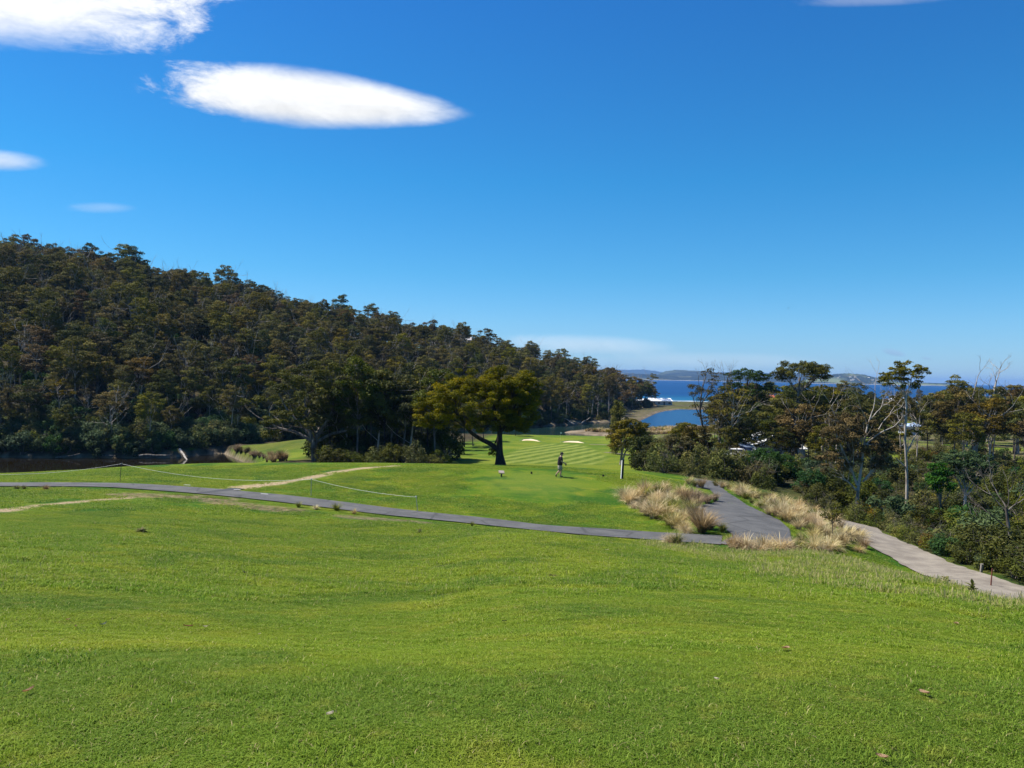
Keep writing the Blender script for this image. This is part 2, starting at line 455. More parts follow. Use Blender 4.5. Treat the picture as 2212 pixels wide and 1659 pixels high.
# dry floor of the valley
c = mix_(nt, math_(nt, 'MULTIPLY', attr_(nt, 'valley'), ss_(nt, noise_(nt, .07, 4, .65, P), .36, .56)), c, mix_(nt, ss_(nt, noise_(nt, .5, 5, .7, P), .35, .65), (.05, .05, .02), (.20, .16, .08)))
c = mix_(nt, attr_(nt, 'fair'), c, fw)
c = mix_(nt, math_(nt, 'MULTIPLY', attr_(nt, 'tee'), .28), c, (.165, .205, .045))
fine = noise_(nt, 14, 4, .65, P)
c = mix_(nt, ss_(nt, fine, .35, .75), c, mix_(nt, .5, c, (.02, .06, .004)))
dn = noise_(nt, 7, 5, .7, P)
c = mix_(nt, math_(nt, 'MULTIPLY', attr_(nt, 'dirt'), ss_(nt, dn, .25, .5)), c, mix_(nt, ss_(nt, dn, .3, .7), (.30, .21, .12), (.46, .35, .22)))
c = mix_(nt, math_(nt, 'MULTIPLY', attr_(nt, 'soil'), ss_(nt, dn, .38, .55)), c, mix_(nt, ss_(nt, noise_(nt, 2.2, 5, .7, P), .4, .6), (.085, .055, .032), (.29, .205, .125)))
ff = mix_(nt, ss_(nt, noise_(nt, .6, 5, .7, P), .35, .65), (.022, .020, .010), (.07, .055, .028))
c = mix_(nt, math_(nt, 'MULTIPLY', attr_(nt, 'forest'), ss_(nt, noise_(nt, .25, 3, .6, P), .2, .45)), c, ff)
c = mix_(nt, attr_(nt, 'marsh'), c, mix_(nt, ss_(nt, noise_(nt, .35, 4, .6, P), .35, .65), (.16, .13, .07), (.30, .24, .15)))
c = mix_(nt, attr_(nt, 'mud'), c, mix_(nt, ss_(nt, noise_(nt, .3, 4, .6, P), .35, .65), (.11, .085, .055), (.24, .19, .13)))
c = mix_(nt, attr_(nt, 'sand'), c, (.55, .49, .39))
L_(nt, c, b.inputs['Base Color'])
b.inputs['Roughness'].default_value = .9; b.inputs['Specular IOR Level'].default_value = .1
hh = math_(nt, 'ADD', fine, math_(nt, 'MULTIPLY', noise_(nt, 45, 3, .6, P), .6))
bump_(nt, b, hh, .85, .09)
ground.materials.append(gm)
struct('ground', ground)

# ------------------------------------------------------------------ draped sheets
def fill_sheet(name, P, res, dz, mat):
    P = np.array(P); x0, y0 = P.min(0) - res; x1, y1 = P.max(0) + res
    xs = np.arange(x0, x1, res); ys = np.arange(y0, y1, res)
    X, Y = np.meshgrid(xs, ys); sd = poly_sd(X, Y, P)
    Z = height(X, Y) + dz
    i = np.arange(X.size).reshape(X.shape)
    q = np.stack([i[:-1, :-1], i[:-1, 1:], i[1:, 1:], i[1:, :-1]], -1).reshape(-1, 4)
    m = (sd[:-1, :-1] + sd[:-1, 1:] + sd[1:, 1:] + sd[1:, :-1]).reshape(-1) / 4 < 0
    q = q[m]; used, inv = np.unique(q, return_inverse=True)
    V = np.stack([X.ravel(), Y.ravel(), Z.ravel()], 1)[used]
    return np_mesh(name, V, inv.reshape(-1, 4), mat, None, True)

def resample(P, step):
    P = np.array(P, float); d = np.r_[0, np.cumsum(np.hypot(*np.diff(P, axis=0).T))]
    s = np.arange(0, d[-1], step)
    return np.stack([pchip(d, P[:, 0], s), pchip(d, P[:, 1], s)], 1)

def strip_sheet(name, P, w, dz, mat, step=.3, nl=7, edge=.06):
    C = resample(P, step); T = np.gradient(C, axis=0); T /= np.linalg.norm(T, axis=1)[:, None]
    Nn = np.stack([T[:, 1], -T[:, 0]], 1)
    lat = np.linspace(-1, 1, nl)
    wj = w / 2 + edge * 1.6 * wob(C[:, 0] * 3, C[:, 1] * 3, 3)
    X = C[:, 0, None] + Nn[:, 0, None] * lat * wj[:, None]; Y = C[:, 1, None] + Nn[:, 1, None] * lat * wj[:, None]
    Z = height(X, Y) + dz
    i = np.arange(X.size).reshape(X.shape)
    q = np.stack([i[:-1, :-1], i[:-1, 1:], i[1:, 1:], i[1:, :-1]], -1).reshape(-1, 4)
    return np_mesh(name, np.stack([X.ravel(), Y.ravel(), Z.ravel()], 1), q, mat, None, True)

asph, nt, b = new_mat('weathered asphalt')
P = pos_(nt)
c = mix_(nt, ss_(nt, noise_(nt, .9, 4, .6, P), .3, .7), (.062, .061, .060), (.098, .096, .092))
c = mix_(nt, ss_(nt, noise_(nt, 60, 2, .5, P), .55, .75), c, (.17, .165, .16))
c = mix_(nt, math_(nt, 'MULTIPLY', ss_(nt, noise_(nt, .35, 5, .7, P, .8), .55, .68), .55), c, (.06, .06, .06))
vo = N_(nt, 'ShaderNodeTexVoronoi', feature='DISTANCE_TO_EDGE'); vo.inputs['Scale'].default_value = .22; L_(nt, P, vo.inputs['Vector'])
c = mix_(nt, math_(nt, 'MULTIPLY', ss_(nt, vo.outputs['Distance'], .02, .0), .8), c, (.045, .044, .042))
c = mix_(nt, math_(nt, 'MULTIPLY', ss_(nt, noise_(nt, 3.5, 5, .75, P), .62, .72), .5), c, (.16, .13, .09))
L_(nt, c, b.inputs['Base Color']); b.inputs['Roughness'].default_value = .85; b.inputs['Specular IOR Level'].default_value = .25
bump_(nt, b, noise_(nt, 90, 2, .5, P), .3, .01)
struct('cart_path', strip_sheet('cart_path', PATH, 2.55, .045, asph))
struct('asphalt_turning_area', fill_sheet('asphalt_turning_area', JUNC, .09, .05, asph))
struct('cart_path', strip_sheet('cart_path_beyond', JBEH, 2.3, .045, asph))
patch = simple('dark asphalt repair', (.045, .045, .046), .8, (.032, .032, .033), 6, obj=False)
pp = H2([(428, 1062.5), (440, 1062.5), (527, 1061.5), (506, 1058.5), (486, 1057.2), (456, 1060)])
pp = [tuple(hit(x, y)[:2]) for x, y in ((424, 1066.2), (440, 1066.6), (529, 1057.5), (500, 1055.8))]
struct('asphalt_repair_strip', fill_sheet('asphalt_repair_strip', pp, .06, .051, patch))
whitep = simple('worn white paint', (.75, .75, .72), .7, (.45, .45, .43), 20)
for x, y in ((404, 1049.5), (512, 1059.5), (571, 1069)):
    p = hit(x, y)
    q = [(p.x - .2, p.y - .05), (p.x + .2, p.y - .05), (p.x + .2, p.y + .07), (p.x - .2, p.y + .07)]
    struct('path_marking', fill_sheet('path_marking', q, .04, .054, whitep))
grav, nt, b = new_mat('pale gravel')
P = pos_(nt)
c = mix_(nt, ss_(nt, noise_(nt, 1.1, 5, .65, P), .3, .7), (.155, .13, .10), (.26, .225, .175))
c = mix_(nt, ss_(nt, noise_(nt, 26, 3, .6, P), .5, .75), c, (.13, .115, .095))
c = mix_(nt, math_(nt, 'MULTIPLY', ss_(nt, noise_(nt, .5, 4, .7, P), .52, .7), .6), c, (.12, .095, .075))
L_(nt, c, b.inputs['Base Color']); b.inputs['Roughness'].default_value = .95
bump_(nt, b, noise_(nt, 40, 3, .6, P), .5, .02)
struct('gravel_track', strip_sheet('gravel_track', TRACK, 3.0, .05, grav, .3, 9, .25))
for a_, b_ in (((1273, 960), (1312, 961.5)), ((1306, 977.5), (1345, 981))):
    p, q = hit(*a_, 80), hit(*b_, 80)
    struct('gravel_path', strip_sheet('gravel_path', [p[:2], ((p + q) / 2)[:2], q[:2], (2 * q - p)[:2]], .9, .05, grav, .3, 5, .05))
_v = [tuple(place(x, Y)[:2]) for x, Y in ((1935, 100), (1962, 103), (1985, 94), (2003, 86))]
struct('sandy_track', strip_sheet('sandy_track', _v, 2.2, .05, simple('yellow sand', (.50, .38, .20), .9, (.36, .27, .14), 2, obj=False)))

# sand bunkers beside the green: a dish of sand with a raised turf lip behind
sandm = simple('bunker sand', (.66, .51, .35), .95, (.58, .44, .29), 3, obj=False)
turf = simple('bunker turf lip', (.07, .12, .012), .9, (.045, .09, .008), 3, obj=False)
BUNK = [([(1129, 953), (1134, 949.8), (1147, 948.8), (1157, 951), (1168, 955.6), (1160, 956.4), (1143, 956)], 'pale sand bunker in front of the green, on its creek bend side'),
        ([(1216, 957), (1222, 954.4), (1232, 953), (1247, 953.6), (1258, 957), (1254, 958.4), (1235, 958.6)], 'pale sand bunker with a dark shaded lip below the flag')]
for k, (o_, lab) in enumerate(BUNK):
    C = np.mean([hit(x, y, 80) for x, y in o_], axis=0)
    # a bank facing the tee carries the sand: build it as a tilted bowl
    outl = []
    for x, y in o_:
        yy = C[1] + (C[1] * 0.0) + (953.5 + k * 2.5 - y) * .55
        p = at(x, y, yy); outl.append(p)
    root = thing('sand_bunker', lab, 'bunker', tuple(C))
    _m = sum(outl, Vector()) / len(outl); outl = [_m + (o - _m) * 1.2 for o in outl]
    cen = _m + Vector((0, .25, -.12))
    V = [cen] + outl; n = len(outl)
    ring = [o.lerp(cen, .35) + Vector((0, .05, -.07)) for o in outl]
    V = outl + ring + [cen]
    F = [(i, (i+1) % n, n + (i+1) % n, n + i) for i in range(n)]
    bm = bmesh.new(); vs = [bm.verts.new(v - Vector(C)) for v in V]
    for f in F: bm.faces.new([vs[i] for i in f])
    for i in range(n): bm.faces.new((vs[n+i], vs[n+(i+1) % n], vs[2*n]))
    bmesh.ops.subdivide_edges(bm, edges=bm.edges[:], cuts=2, use_grid_fill=True, smooth=.4)
    me = bpy.data.meshes.new('sand'); bmesh.ops.recalc_face_normals(bm, faces=bm.faces); bm.to_mesh(me); bm.free(); me.materials.append(sandm)
    me.polygons.foreach_set('use_smooth', np.ones(len(me.polygons), bool))
    link('sand', me, root)
    # turf bank behind and around the sand
    bm = bmesh.new(); rings = []
    for f_, dz_, dy_ in ((1.0, -.01, .02), (1.04, .06, .10), (1.22, .02, .45), (1.6, -.35, 1.2), (2.1, -1.2, 1.6)):
        r_ = []
        for o in outl:
            d = o - cen; back = max(0.0, d.z / .35)
            q = cen + Vector((d.x * f_, d.y * f_ + dy_, d.z * (1 if f_ < 1.1 else 1.1) + dz_ * (.4 + back)))
            if f_ > 1.3:
                g = gz(q.x, q.y); q.z = min(q.z, g + .04) if f_ < 2 else g - .15
            r_.append(bm.verts.new(q - Vector(C)))
        rings.append(r_)
    for a_, b_ in zip(rings[:-1], rings[1:]):
        for i in range(n): bm.faces.new((a_[i], a_[(i+1) % n], b_[(i+1) % n], b_[i]))
    bmesh.ops.subdivide_edges(bm, edges=bm.edges[:], cuts=1, use_grid_fill=True, smooth=.5)
    me = bpy.data.meshes.new('turf_lip'); bmesh.ops.recalc_face_normals(bm, faces=bm.faces); bm.to_mesh(me); bm.free(); me.materials.append(turf)
    me.polygons.foreach_set('use_smooth', np.ones(len(me.polygons), bool))
    link('turf_lip', me, root)

# ------------------------------------------------------------------ water
def water(name, body, rough, wave, wscale, spec, band=False):
    m, nt, b = new_mat(name); P = pos_(nt)
    if band:
        sp = N_(nt, 'ShaderNodeSeparateXYZ'); L_(nt, P, sp.inputs[0])
        d = math_(nt, 'ADD', math_(nt, 'MULTIPLY_ADD', sp.outputs[0], -.10, sp.outputs[1]), math_(nt, 'MULTIPLY', noise_(nt, .006, 3, .5, P), 160))
        c = mix_(nt, ss_(nt, d, 560, 820), (.012, .10, .19), body)
        mp = N_(nt, 'ShaderNodeMapping'); mp.inputs['Scale'].default_value = (.0011, .006, 1); L_(nt, P, mp.inputs[0])
        c = mix_(nt, math_(nt, 'MULTIPLY', ss_(nt, noise_(nt, 1, 4, .6, mp.outputs[0]), .45, .65), .5), c, tuple(x * .62 for x in body))
        foam = math_(nt, 'MULTIPLY', ss_(nt, d, 586, 580), ss_(nt, noise_(nt, .08, 3, .6, P), .42, .55))
        c = mix_(nt, foam, c, (.42, .48, .50))
        L_(nt, c, b.inputs['Base Color'])
    else: b.inputs['Base Color'].default_value = (*body, 1)
    b.inputs['Roughness'].default_value = rough; b.inputs['IOR'].default_value = 1.33; b.inputs['Specular IOR Level'].default_value = spec
    mp = N_(nt, 'ShaderNodeMapping'); mp.inputs['Scale'].default_value = (1, 2.2, 1); L_(nt, P, mp.inputs[0])
    bump_(nt, b, noise_(nt, wscale, 4, .6, mp.outputs[0]), wave, .15)
    return m
def rect(name, x0, x1, y0, y1, z, mat):
    return struct(name, np_mesh(name, [(x0, y0, z), (x1, y0, z), (x1, y1, z), (x0, y1, z)], [(0, 1, 2, 3)], mat))
rect('pond_water', -170, -20, 72, 146, .0, water('pond water', (.010, .008, .004), .03, .03, .8, .35))
cw = water('creek water', (.010, .028, .026), .09, .35, .5, .5)
rect('creek_water', -72, 38, 146, 330, .0, cw); rect('creek_water', 38, 135, 146, 236, .0, cw)
rect('lagoon_water', 38, 135, 236, 470, .0, water('lagoon water', (.008, .040, .105), .3, .9, .35, .2))
rect('sea', -20000, 20000, 470, 20000, .0, water('sea water', (.003, .034, .125), .4, .6, .05, .10, True))

# ------------------------------------------------------------------ far shore and its hills
def hillmat(name, a, b_, c_, s):
    m, nt, b = new_mat(name); P = pos_(nt)
    c = mix_(nt, ss_(nt, noise_(nt, .006 * s, 6, .65, P), .4, .6), a, b_)
    c = mix_(nt, ss_(nt, noise_(nt, .0016 * s, 4, .6, P), .52, .62), c, c_)
    L_(nt, c, b.inputs['Base Color']); b.inputs['Roughness'].default_value = 1; b.inputs['Specular IOR Level'].default_value = 0
    return m
def far_hill(name, sil, Y, depth, mat, rough=5):
    xs = np.linspace(sil[0][0], sil[-1][0], 140)
    yt = pchip([s[0] for s in sil], [s[1] for s in sil], xs)
    pts = [at(x, y, Y) for x, y in zip(xs, yt)]
    V = []; prof = [(-1.3, -.04), (-1, .04), (-.85, .16), (-.65, .42), (-.45, .64), (-.25, .85), (-.1, .97), (0, 1.0), (.3, .8), (.7, .3), (1, -.05)]
    for i, p in enumerate(pts):
        for j, (f, hgt) in enumerate(prof):
            z = max(p.z, 1.0) * hgt + (rough * math.sin(i * 1.3 + j * 2.1) * math.sin(i * .37 + j) * .5 + random.uniform(-1, 1) * rough * .25) * (0 < j < 10) * min(1, p.z / 25)
            V.append((p.x * (1 + f * depth / Y), p.y + f * depth, z))
    n = len(prof); q = [(i*n + j, i*n + j + 1, (i+1)*n + j + 1, (i+1)*n + j) for i in range(len(pts) - 1) for j in range(n - 1)]
    return struct(name, np_mesh(name, V, q, mat, None, True))
far_hill('far_range', [(1230, 812), (1270, 803), (1316, 796.5), (1340, 798.5), (1362, 799), (1385, 798.3), (1405, 800), (1430, 803.5), (1470, 806), (1560, 804), (1640, 805.5), (1720, 812)],
         12500, 1500, hillmat('far range bush', (.022, .030, .022), (.03, .04, .025), (.035, .045, .028), .6), 8)
far_hill('wooded_headland', [(1405, 818), (1421, 808.5), (1443, 801), (1465, 799), (1490, 800.5), (1516, 801.8), (1540, 804.5), (1580, 806), (1640, 809), (1690, 808), (1738, 806.8), (1765, 808.2), (1780, 812), (1795, 822)],
         7600, 800, hillmat('headland bush', (.018, .022, .014), (.028, .034, .018), (.06, .07, .035), 1), 5)
far_hill('low_far_shore', [(1290, 816), (1320, 809), (1352, 806.5), (1400, 808.5), (1430, 810.5), (1480, 812), (1530, 811), (1600, 815.5), (1700, 818)],
         6300, 350, hillmat('shore bush', (.014, .018, .010), (.024, .028, .015), (.10, .10, .05), 2), 4)
far_hill('grassy_headland', [(1730, 822), (1755, 813), (1792, 809.4), (1812, 807.4), (1830, 806.6), (1848, 807.6), (1865, 809), (1881, 813), (1905, 818), (1939, 824.2), (1975, 826.0), (2015, 827.2), (2050, 828.2)],
         5600, 500, hillmat('headland paddock', (.02, .024, .014), (.034, .042, .02), (.14, .16, .065), 1.5), 4)
beach = simple('far beach sand', (.30, .27, .22), .9, (.20, .18, .14), .01, obj=False)
def beach_strip(x0, x1, Y):
    pts = [at(x, 825, Y) for x in np.linspace(x0, x1, 60)]
    V = []
    for i, p in enumerate(pts): V += [(p.x, p.y, -.2), (p.x, p.y + 25, 2.2 + 2.0 * math.sin(i * .7) * math.sin(i * .23)), (p.x, p.y + 60, 2.5)]
    struct('far_beach', np_mesh('far_beach', V, [(3*i + j, 3*i + 3 + j, 3*i + 4 + j, 3*i + 1 + j) for i in range(59) for j in (0, 1)], beach))
beach_strip(1290, 1600, 5860); beach_strip(1735, 2052, 4960)

# ------------------------------------------------------------------ sky, sun, haze
SUN_EL, SUN_AZ = R_(59), R_(-74)        # azimuth measured from the view direction, to the left
sd = Vector((math.sin(SUN_AZ) * math.cos(SUN_EL), math.cos(SUN_AZ) * math.cos(SUN_EL), math.sin(SUN_EL)))
sl = bpy.data.lights.new('sun', 'SUN'); sl.energy = 5.0; sl.angle = R_(.5); sl.color = (1, .95, .86)
so = bpy.data.objects.new('sun', sl); COL.objects.link(so)
so.rotation_euler = (-sd).to_track_quat('-Z', 'Y').to_euler()
w = bpy.data.worlds.new('World'); SC.world = w; w.use_nodes = True
nt = w.node_tree; bg = nt.nodes['Background']; bg.inputs['Strength'].default_value = .1
SKY_V = 1 / 2 ** .75
w.cycles.sampling_method = 'MANUAL'; w.cycles.sample_map_resolution = 512
sky = N_(nt, 'ShaderNodeTexSky', sky_type='NISHITA'); sky.sun_disc = False
sky.sun_elevation = SUN_EL; sky.sun_rotation = SUN_AZ; sky.altitude = 0
sky.air_density = 1.0; sky.dust_density = .1; sky.ozone_density = 3.0
# deep clear air: the sky's blue by height above the horizon
_sz = N_(nt, 'ShaderNodeSeparateXYZ'); L_(nt, N_(nt, 'ShaderNodeTexCoord').outputs['Generated'], _sz.inputs[0])
_rp = N_(nt, 'ShaderNodeValToRGB'); L_(nt, _sz.outputs[2], _rp.inputs[0]); _rp.color_ramp.interpolation = 'B_SPLINE' if False else 'LINEAR'
_st = [(0, .64, .95, 1.50), (.022, .61, .95, 1.46), (.07, .52, .97, 1.40), (.129, .36, .96, 1.34), (.243, .22, .95, 1.38), (.43, .19, .84, 1.43), (1, .18, .80, 1.4)]
_el = _rp.color_ramp.elements
while len(_el) < len(_st): _el.new(.5)
for e, (p, r, g, b_) in zip(_el, _st): e.position = p; e.color = (r / 1.6, g / 1.6, b_ / 1.6, 1)
_vm = N_(nt, 'ShaderNodeVectorMath', operation='MULTIPLY'); L_(nt, sky.outputs[0], _vm.inputs[0]); L_(nt, _rp.outputs[0], _vm.inputs[1])
_vs = N_(nt, 'ShaderNodeVectorMath', operation='SCALE'); L_(nt, _vm.outputs[0], _vs.inputs[0]); _vs.inputs['Scale'].default_value = 1.6 * SKY_V
skyc = _vs.outputs[0]
# clouds: soft bodies laid out by direction (angles in the world, seen from the hilltop)
dirv = N_(nt, 'ShaderNodeTexCoord').outputs['Generated']
sp = N_(nt, 'ShaderNodeSeparateXYZ'); L_(nt, dirv, sp.inputs[0])
yy = math_(nt, 'MAXIMUM', sp.outputs[1], .02)
qx = math_(nt, 'DIVIDE', sp.outputs[0], yy); qz = math_(nt, 'DIVIDE', sp.outputs[2], yy)
front = ss_(nt, sp.outputs[1], .05, .2)
def tang(xd, yd): d = ray(xd, yd); return d.x / d.y, d.z / d.y
_cv = N_(nt, 'ShaderNodeCombineXYZ'); _ca = R_(-8)
L_(nt, math_(nt, 'ADD', math_(nt, 'MULTIPLY', qx, 11 * math.cos(_ca)), math_(nt, 'MULTIPLY', qz, 11 * math.sin(_ca))), _cv.inputs[0])
L_(nt, math_(nt, 'ADD', math_(nt, 'MULTIPLY', qx, -27 * math.sin(_ca)), math_(nt, 'MULTIPLY', qz, 27 * math.cos(_ca))), _cv.inputs[1])
F1 = noise_(nt, 1.0, 6, .64, _cv.outputs[0], .5); F2 = noise_(nt, 6.0, 5, .6, _cv.outputs[0], .5)
def cloud(skyc, a, b_, hw, soft, noise, col=(6.3, 6.4, 6.5), taper=0.0, opac=1.0, fine=14.0, blunt=2.0, skew=0.0):
    """cloud along the segment a-b (tangent coordinates), half width hw, ragged by noise; taper narrows it towards b"""
    (ax, az_), (bx, bz) = tang(*a), tang(*b_)
    L = math.hypot(bx - ax, bz - az_); ex, ez = (bx - ax) / L, (bz - az_) / L
    cx, cz = (ax + bx) / 2, (az_ + bz) / 2; hw = hw / FOC
    dx = math_(nt, 'SUBTRACT', qx, cx); dz = math_(nt, 'SUBTRACT', qz, cz)
    s = math_(nt, 'DIVIDE', math_(nt, 'ADD', math_(nt, 'MULTIPLY', dx, ex), math_(nt, 'MULTIPLY', dz, ez)), L / 2)
    t = math_(nt, 'DIVIDE', math_(nt, 'ADD', math_(nt, 'MULTIPLY', dx, -ez), math_(nt, 'MULTIPLY', dz, ex)), hw)
    f1, f2 = F1, F2
    wdt = math_(nt, 'SUBTRACT', 1.0, math_(nt, 'MULTIPLY', math_(nt, 'MAXIMUM', s, 0.0), taper))
    tt = math_(nt, 'DIVIDE', math_(nt, 'ABSOLUTE', t), wdt)
    r = math_(nt, 'ADD', math_(nt, 'POWER', math_(nt, 'ABSOLUTE', s), blunt), math_(nt, 'POWER', tt, 2.0))
    # the end near a is the ragged one
    rag = math_(nt, 'MULTIPLY_ADD', ss_(nt, s, -.2, -.95), 1.3, .35)
    n = math_(nt, 'ADD', math_(nt, 'MULTIPLY', math_(nt, 'SUBTRACT', f1, .5), 2.0), math_(nt, 'MULTIPLY', math_(nt, 'SUBTRACT', f2, .5), .45))
    r = math_(nt, 'SUBTRACT', r, math_(nt, 'MULTIPLY', math_(nt, 'MULTIPLY', n, rag), noise))
    den = math_(nt, 'MULTIPLY', math_(nt, 'MULTIPLY', ss_(nt, r, 1.0 + soft * .25, 1.0 - soft), front), opac)
    shade = math_(nt, 'MULTIPLY_ADD', ss_(nt, math_(nt, 'ADD', math_(nt, 'MULTIPLY', t, .6), math_(nt, 'MULTIPLY', n, 1.1)), .5, -1.0), -.26, 1.03)
    cc = N_(nt, 'ShaderNodeVectorMath', operation='SCALE'); cc.inputs[0].default_value = col; L_(nt, shade, cc.inputs['Scale'])
    return mix_(nt, den, skyc, cc.outputs[0])
skyc = cloud(skyc, (330, 176), (1004, 246), 65, .8, .75, taper=.42, blunt=2.6)
skyc = cloud(skyc, (474, 6), (-500, -45), 116, 1.05, 1.0, blunt=3.0, taper=-.1)
skyc = cloud(skyc, (-120, 340), (95, 352), 23, 1.5, 1.3, opac=.75)
skyc = cloud(skyc, (150, 448), (290, 450), 12, 1.6, .9, opac=.22)
skyc = cloud(skyc, (1080, 738), (1450, 752), 22, 1.5, .9, opac=.42, fine=5)
skyc = cloud(skyc, (1250, 775), (1800, 782), 18, 1.6, .9, opac=.22, fine=5)
skyc = cloud(skyc, (1700, 6), (2050, -6), 14, 1.5, 1.1, opac=.22, fine=5)
skyc = cloud(skyc, (1900, 755), (1960, 768), 8, 1.0, .9, col=(2.2, 3.1, 4.6), opac=.55)
skyc = cloud(skyc, (1988, 772), (2015, 776), 3.5, 1.1, .9, col=(2.2, 3.1, 4.6), opac=.4)
L_(nt, skyc, bg.inputs['Color'])
HAZE = True
if HAZE:
    bm = bmesh.new(); bmesh.ops.create_cube(bm, size=1)
    me = bpy.data.meshes.new('haze'); bm.to_mesh(me); bm.free()
    ho = link('haze', me); ho['kind'] = 'stuff'; ho.scale = (41000, 41000, 140); ho.location = (0, 0, 70 - 4.2)
    hm = bpy.data.materials.new('haze'); hm.use_nodes = True; hn = hm.node_tree; hn.nodes.clear()
    pv = N_(hn, 'ShaderNodeVolumePrincipled'); pv.inputs['Density'].default_value = 6.5e-5; pv.inputs['Color'].default_value = (.28, .54, 1.0, 1); pv.inputs['Anisotropy'].default_value = .2
    ou = N_(hn, 'ShaderNodeOutputMaterial'); L_(hn, pv.outputs[0], ou.inputs['Volume'])
    me.materials.append(hm)
SC.view_settings.view_transform = 'Standard'; SC.view_settings.look = 'None'
SC.view_settings.exposure = .75; SC.view_settings.gamma = 1
SC.cycles.max_bounces = 4; SC.cycles.volume_bounces = 0; SC.cycles.transparent_max_bounces = 8
# ------------------------------------------------------------------ vegetation kit
class Wood:
    def __init__(s): s.V = []; s.Q = []; s.n = 0
    def tube(s, pts, rad, n=6):
        P = np.array([tuple(p) for p in pts], float); rad = np.asarray(rad, float)
        T = np.gradient(P, axis=0); T /= np.linalg.norm(T, axis=1)[:, None] + 1e-9
        up = np.array([.31, .95, .05]); A = np.cross(T, up); A /= np.linalg.norm(A, axis=1)[:, None] + 1e-9
        B = np.cross(T, A); th = np.arange(n) * 2 * PI / n
        ring = P[:, None] + rad[:, None, None] * (np.cos(th)[None, :, None] * A[:, None] + np.sin(th)[None, :, None] * B[:, None])
        k = len(P); i = np.arange(k * n).reshape(k, n); j = np.roll(i, -1, 1)
        q = np.stack([i[:-1], j[:-1], j[1:], i[1:]], -1).reshape(-1, 4) + s.n
        s.V.append(ring.reshape(-1, 3)); s.Q.append(q); s.n += k * n
    def mesh(s, name, mat):
        return np_mesh(name, np.concatenate(s.V), np.concatenate(s.Q), mat, None, True)

def bez(a, b, c, n=6):
    t = np.linspace(0, 1, n)[:, None]; a, b, c = map(np.asarray, (a, b, c))
    return (1-t)**2 * a + 2*t*(1-t) * b + t*t * c

def wig(P, amt, g):
    P = np.array(P, float); n = len(P)
    o = g.normal(0, amt, (n, 3)); o[0] = 0; o[-1] *= .3; o = (o + np.roll(o, 1, 0)) / 2; o[0] = 0
    return P + o

def bare(w, g, p, d, L, r, depth, spread=.5, up=.15, n=5, tips=None, fork=(2, 3)):
    """a forking bare branch"""
    d = np.array(d, float); d /= np.linalg.norm(d); P = [np.array(p, float)]
    for i in range(n):
        d = d + g.normal(0, .13, 3) + np.array([0, 0, up * .3]); d /= np.linalg.norm(d); P.append(P[-1] + d * L / n)
    w.tube(P, np.linspace(r, r * .55, n + 1), 5 if r > .02 else 4)
    if depth == 0:
        if tips is not None: tips.append(P[-1])
        return
    for k in range(g.integers(fork[0], fork[1] + 1)):
        q = d + g.normal(0, spread, 3) + np.array([0, 0, up]); i = n if k < 2 else g.integers(2, n)
        bare(w, g, P[i], q, L * g.uniform(.55, .85), r * .55, depth - 1, spread, up, max(3, n - 1), tips, fork)

def leaves(g, clumps, per, size, flat=.65, asp=.42, droop=.0, bottom=.35, tspread=.55, vol=.5):
    """leaf blades through the upper shells of leafy clumps; returns vertices and tint"""
    out = []; tin = []
    for c in clumps:
        x, y, z, r = c[:4]; tb = g.uniform(0, 1)
        n = max(6, int(per * (r / 1.0)**2))
        d = g.normal(0, 1, (n, 3)); d /= np.linalg.norm(d, axis=1)[:, None]
        low = (d[:, 2] < -.15) & (g.uniform(0, 1, n) > bottom); d[low, 2] *= -1
        # lumpy outline: sub-clumps pull the shell in and out
        lob = 1 + .22 * np.sin(d[:, 0] * 5 + x * 3) * np.sin(d[:, 1] * 4 + y * 2) + .15 * np.sin(d[:, 2] * 7 + z)
        rad = r * lob * (vol + (1 - vol) * g.uniform(0, 1, n)**.6)
        P = np.stack([x + d[:, 0] * rad, y + d[:, 1] * rad, z + d[:, 2] * rad * flat], 1)
        nrm = d * .6 + g.normal(0, .55, (n, 3)) + np.array([0, 0, .55]); nrm /= np.linalg.norm(nrm, axis=1)[:, None]
        a = np.cross(nrm, g.normal(0, 1, (n, 3))); a[:, 2] -= droop; a /= np.linalg.norm(a, axis=1)[:, None] + 1e-9
        b = np.cross(nrm, a); b /= np.linalg.norm(b, axis=1)[:, None] + 1e-9
        s = size * g.uniform(.6, 1.35, n)[:, None]
        out.append(np.stack([P - a * s, P + b * s * asp - a * s * .15, P + a * s, P - b * s * asp - a * s * .15], 1).reshape(-1, 3))
        t = np.clip(tb * tspread + (1 - tspread) * g.uniform(0, 1, n), 0, 1); tin.append(np.repeat(t, 4))
    V = np.concatenate(out)
    return V, np.arange(len(V)).reshape(-1, 4), np.concatenate(tin)

def crown_mesh(name, g, clumps, per, size, mat, **k):
    V, Q, t = leaves(g, clumps, per, size, **k); return np_mesh(name, V, Q, mat, dict(tint=t))

def blob_clumps(g, n, cx, cy, cz, rx, ry, rz, r0, r1, hollow=.45, low=-.5, mind=.55, tries=40):
    """clump centres spread over the outer part of an ellipsoid"""
    C = []
    for _ in range(n * tries):
        d = g.normal(0, 1, 3); d /= np.linalg.norm(d)
        if d[2] < low: continue
        k = hollow + (1 - hollow) * g.uniform(0, 1)**.5; r = g.uniform(r0, r1)
        p = (cx + d[0] * rx * k, cy + d[1] * ry * k, cz + d[2] * rz * k, r)
        if all((p[0]-q[0])**2 + (p[1]-q[1])**2 + 1.6 * (p[2]-q[2])**2 > (mind * (r + q[3]))**2 for q in C):
            C.append(p)
            if len(C) >= n: break
    return C

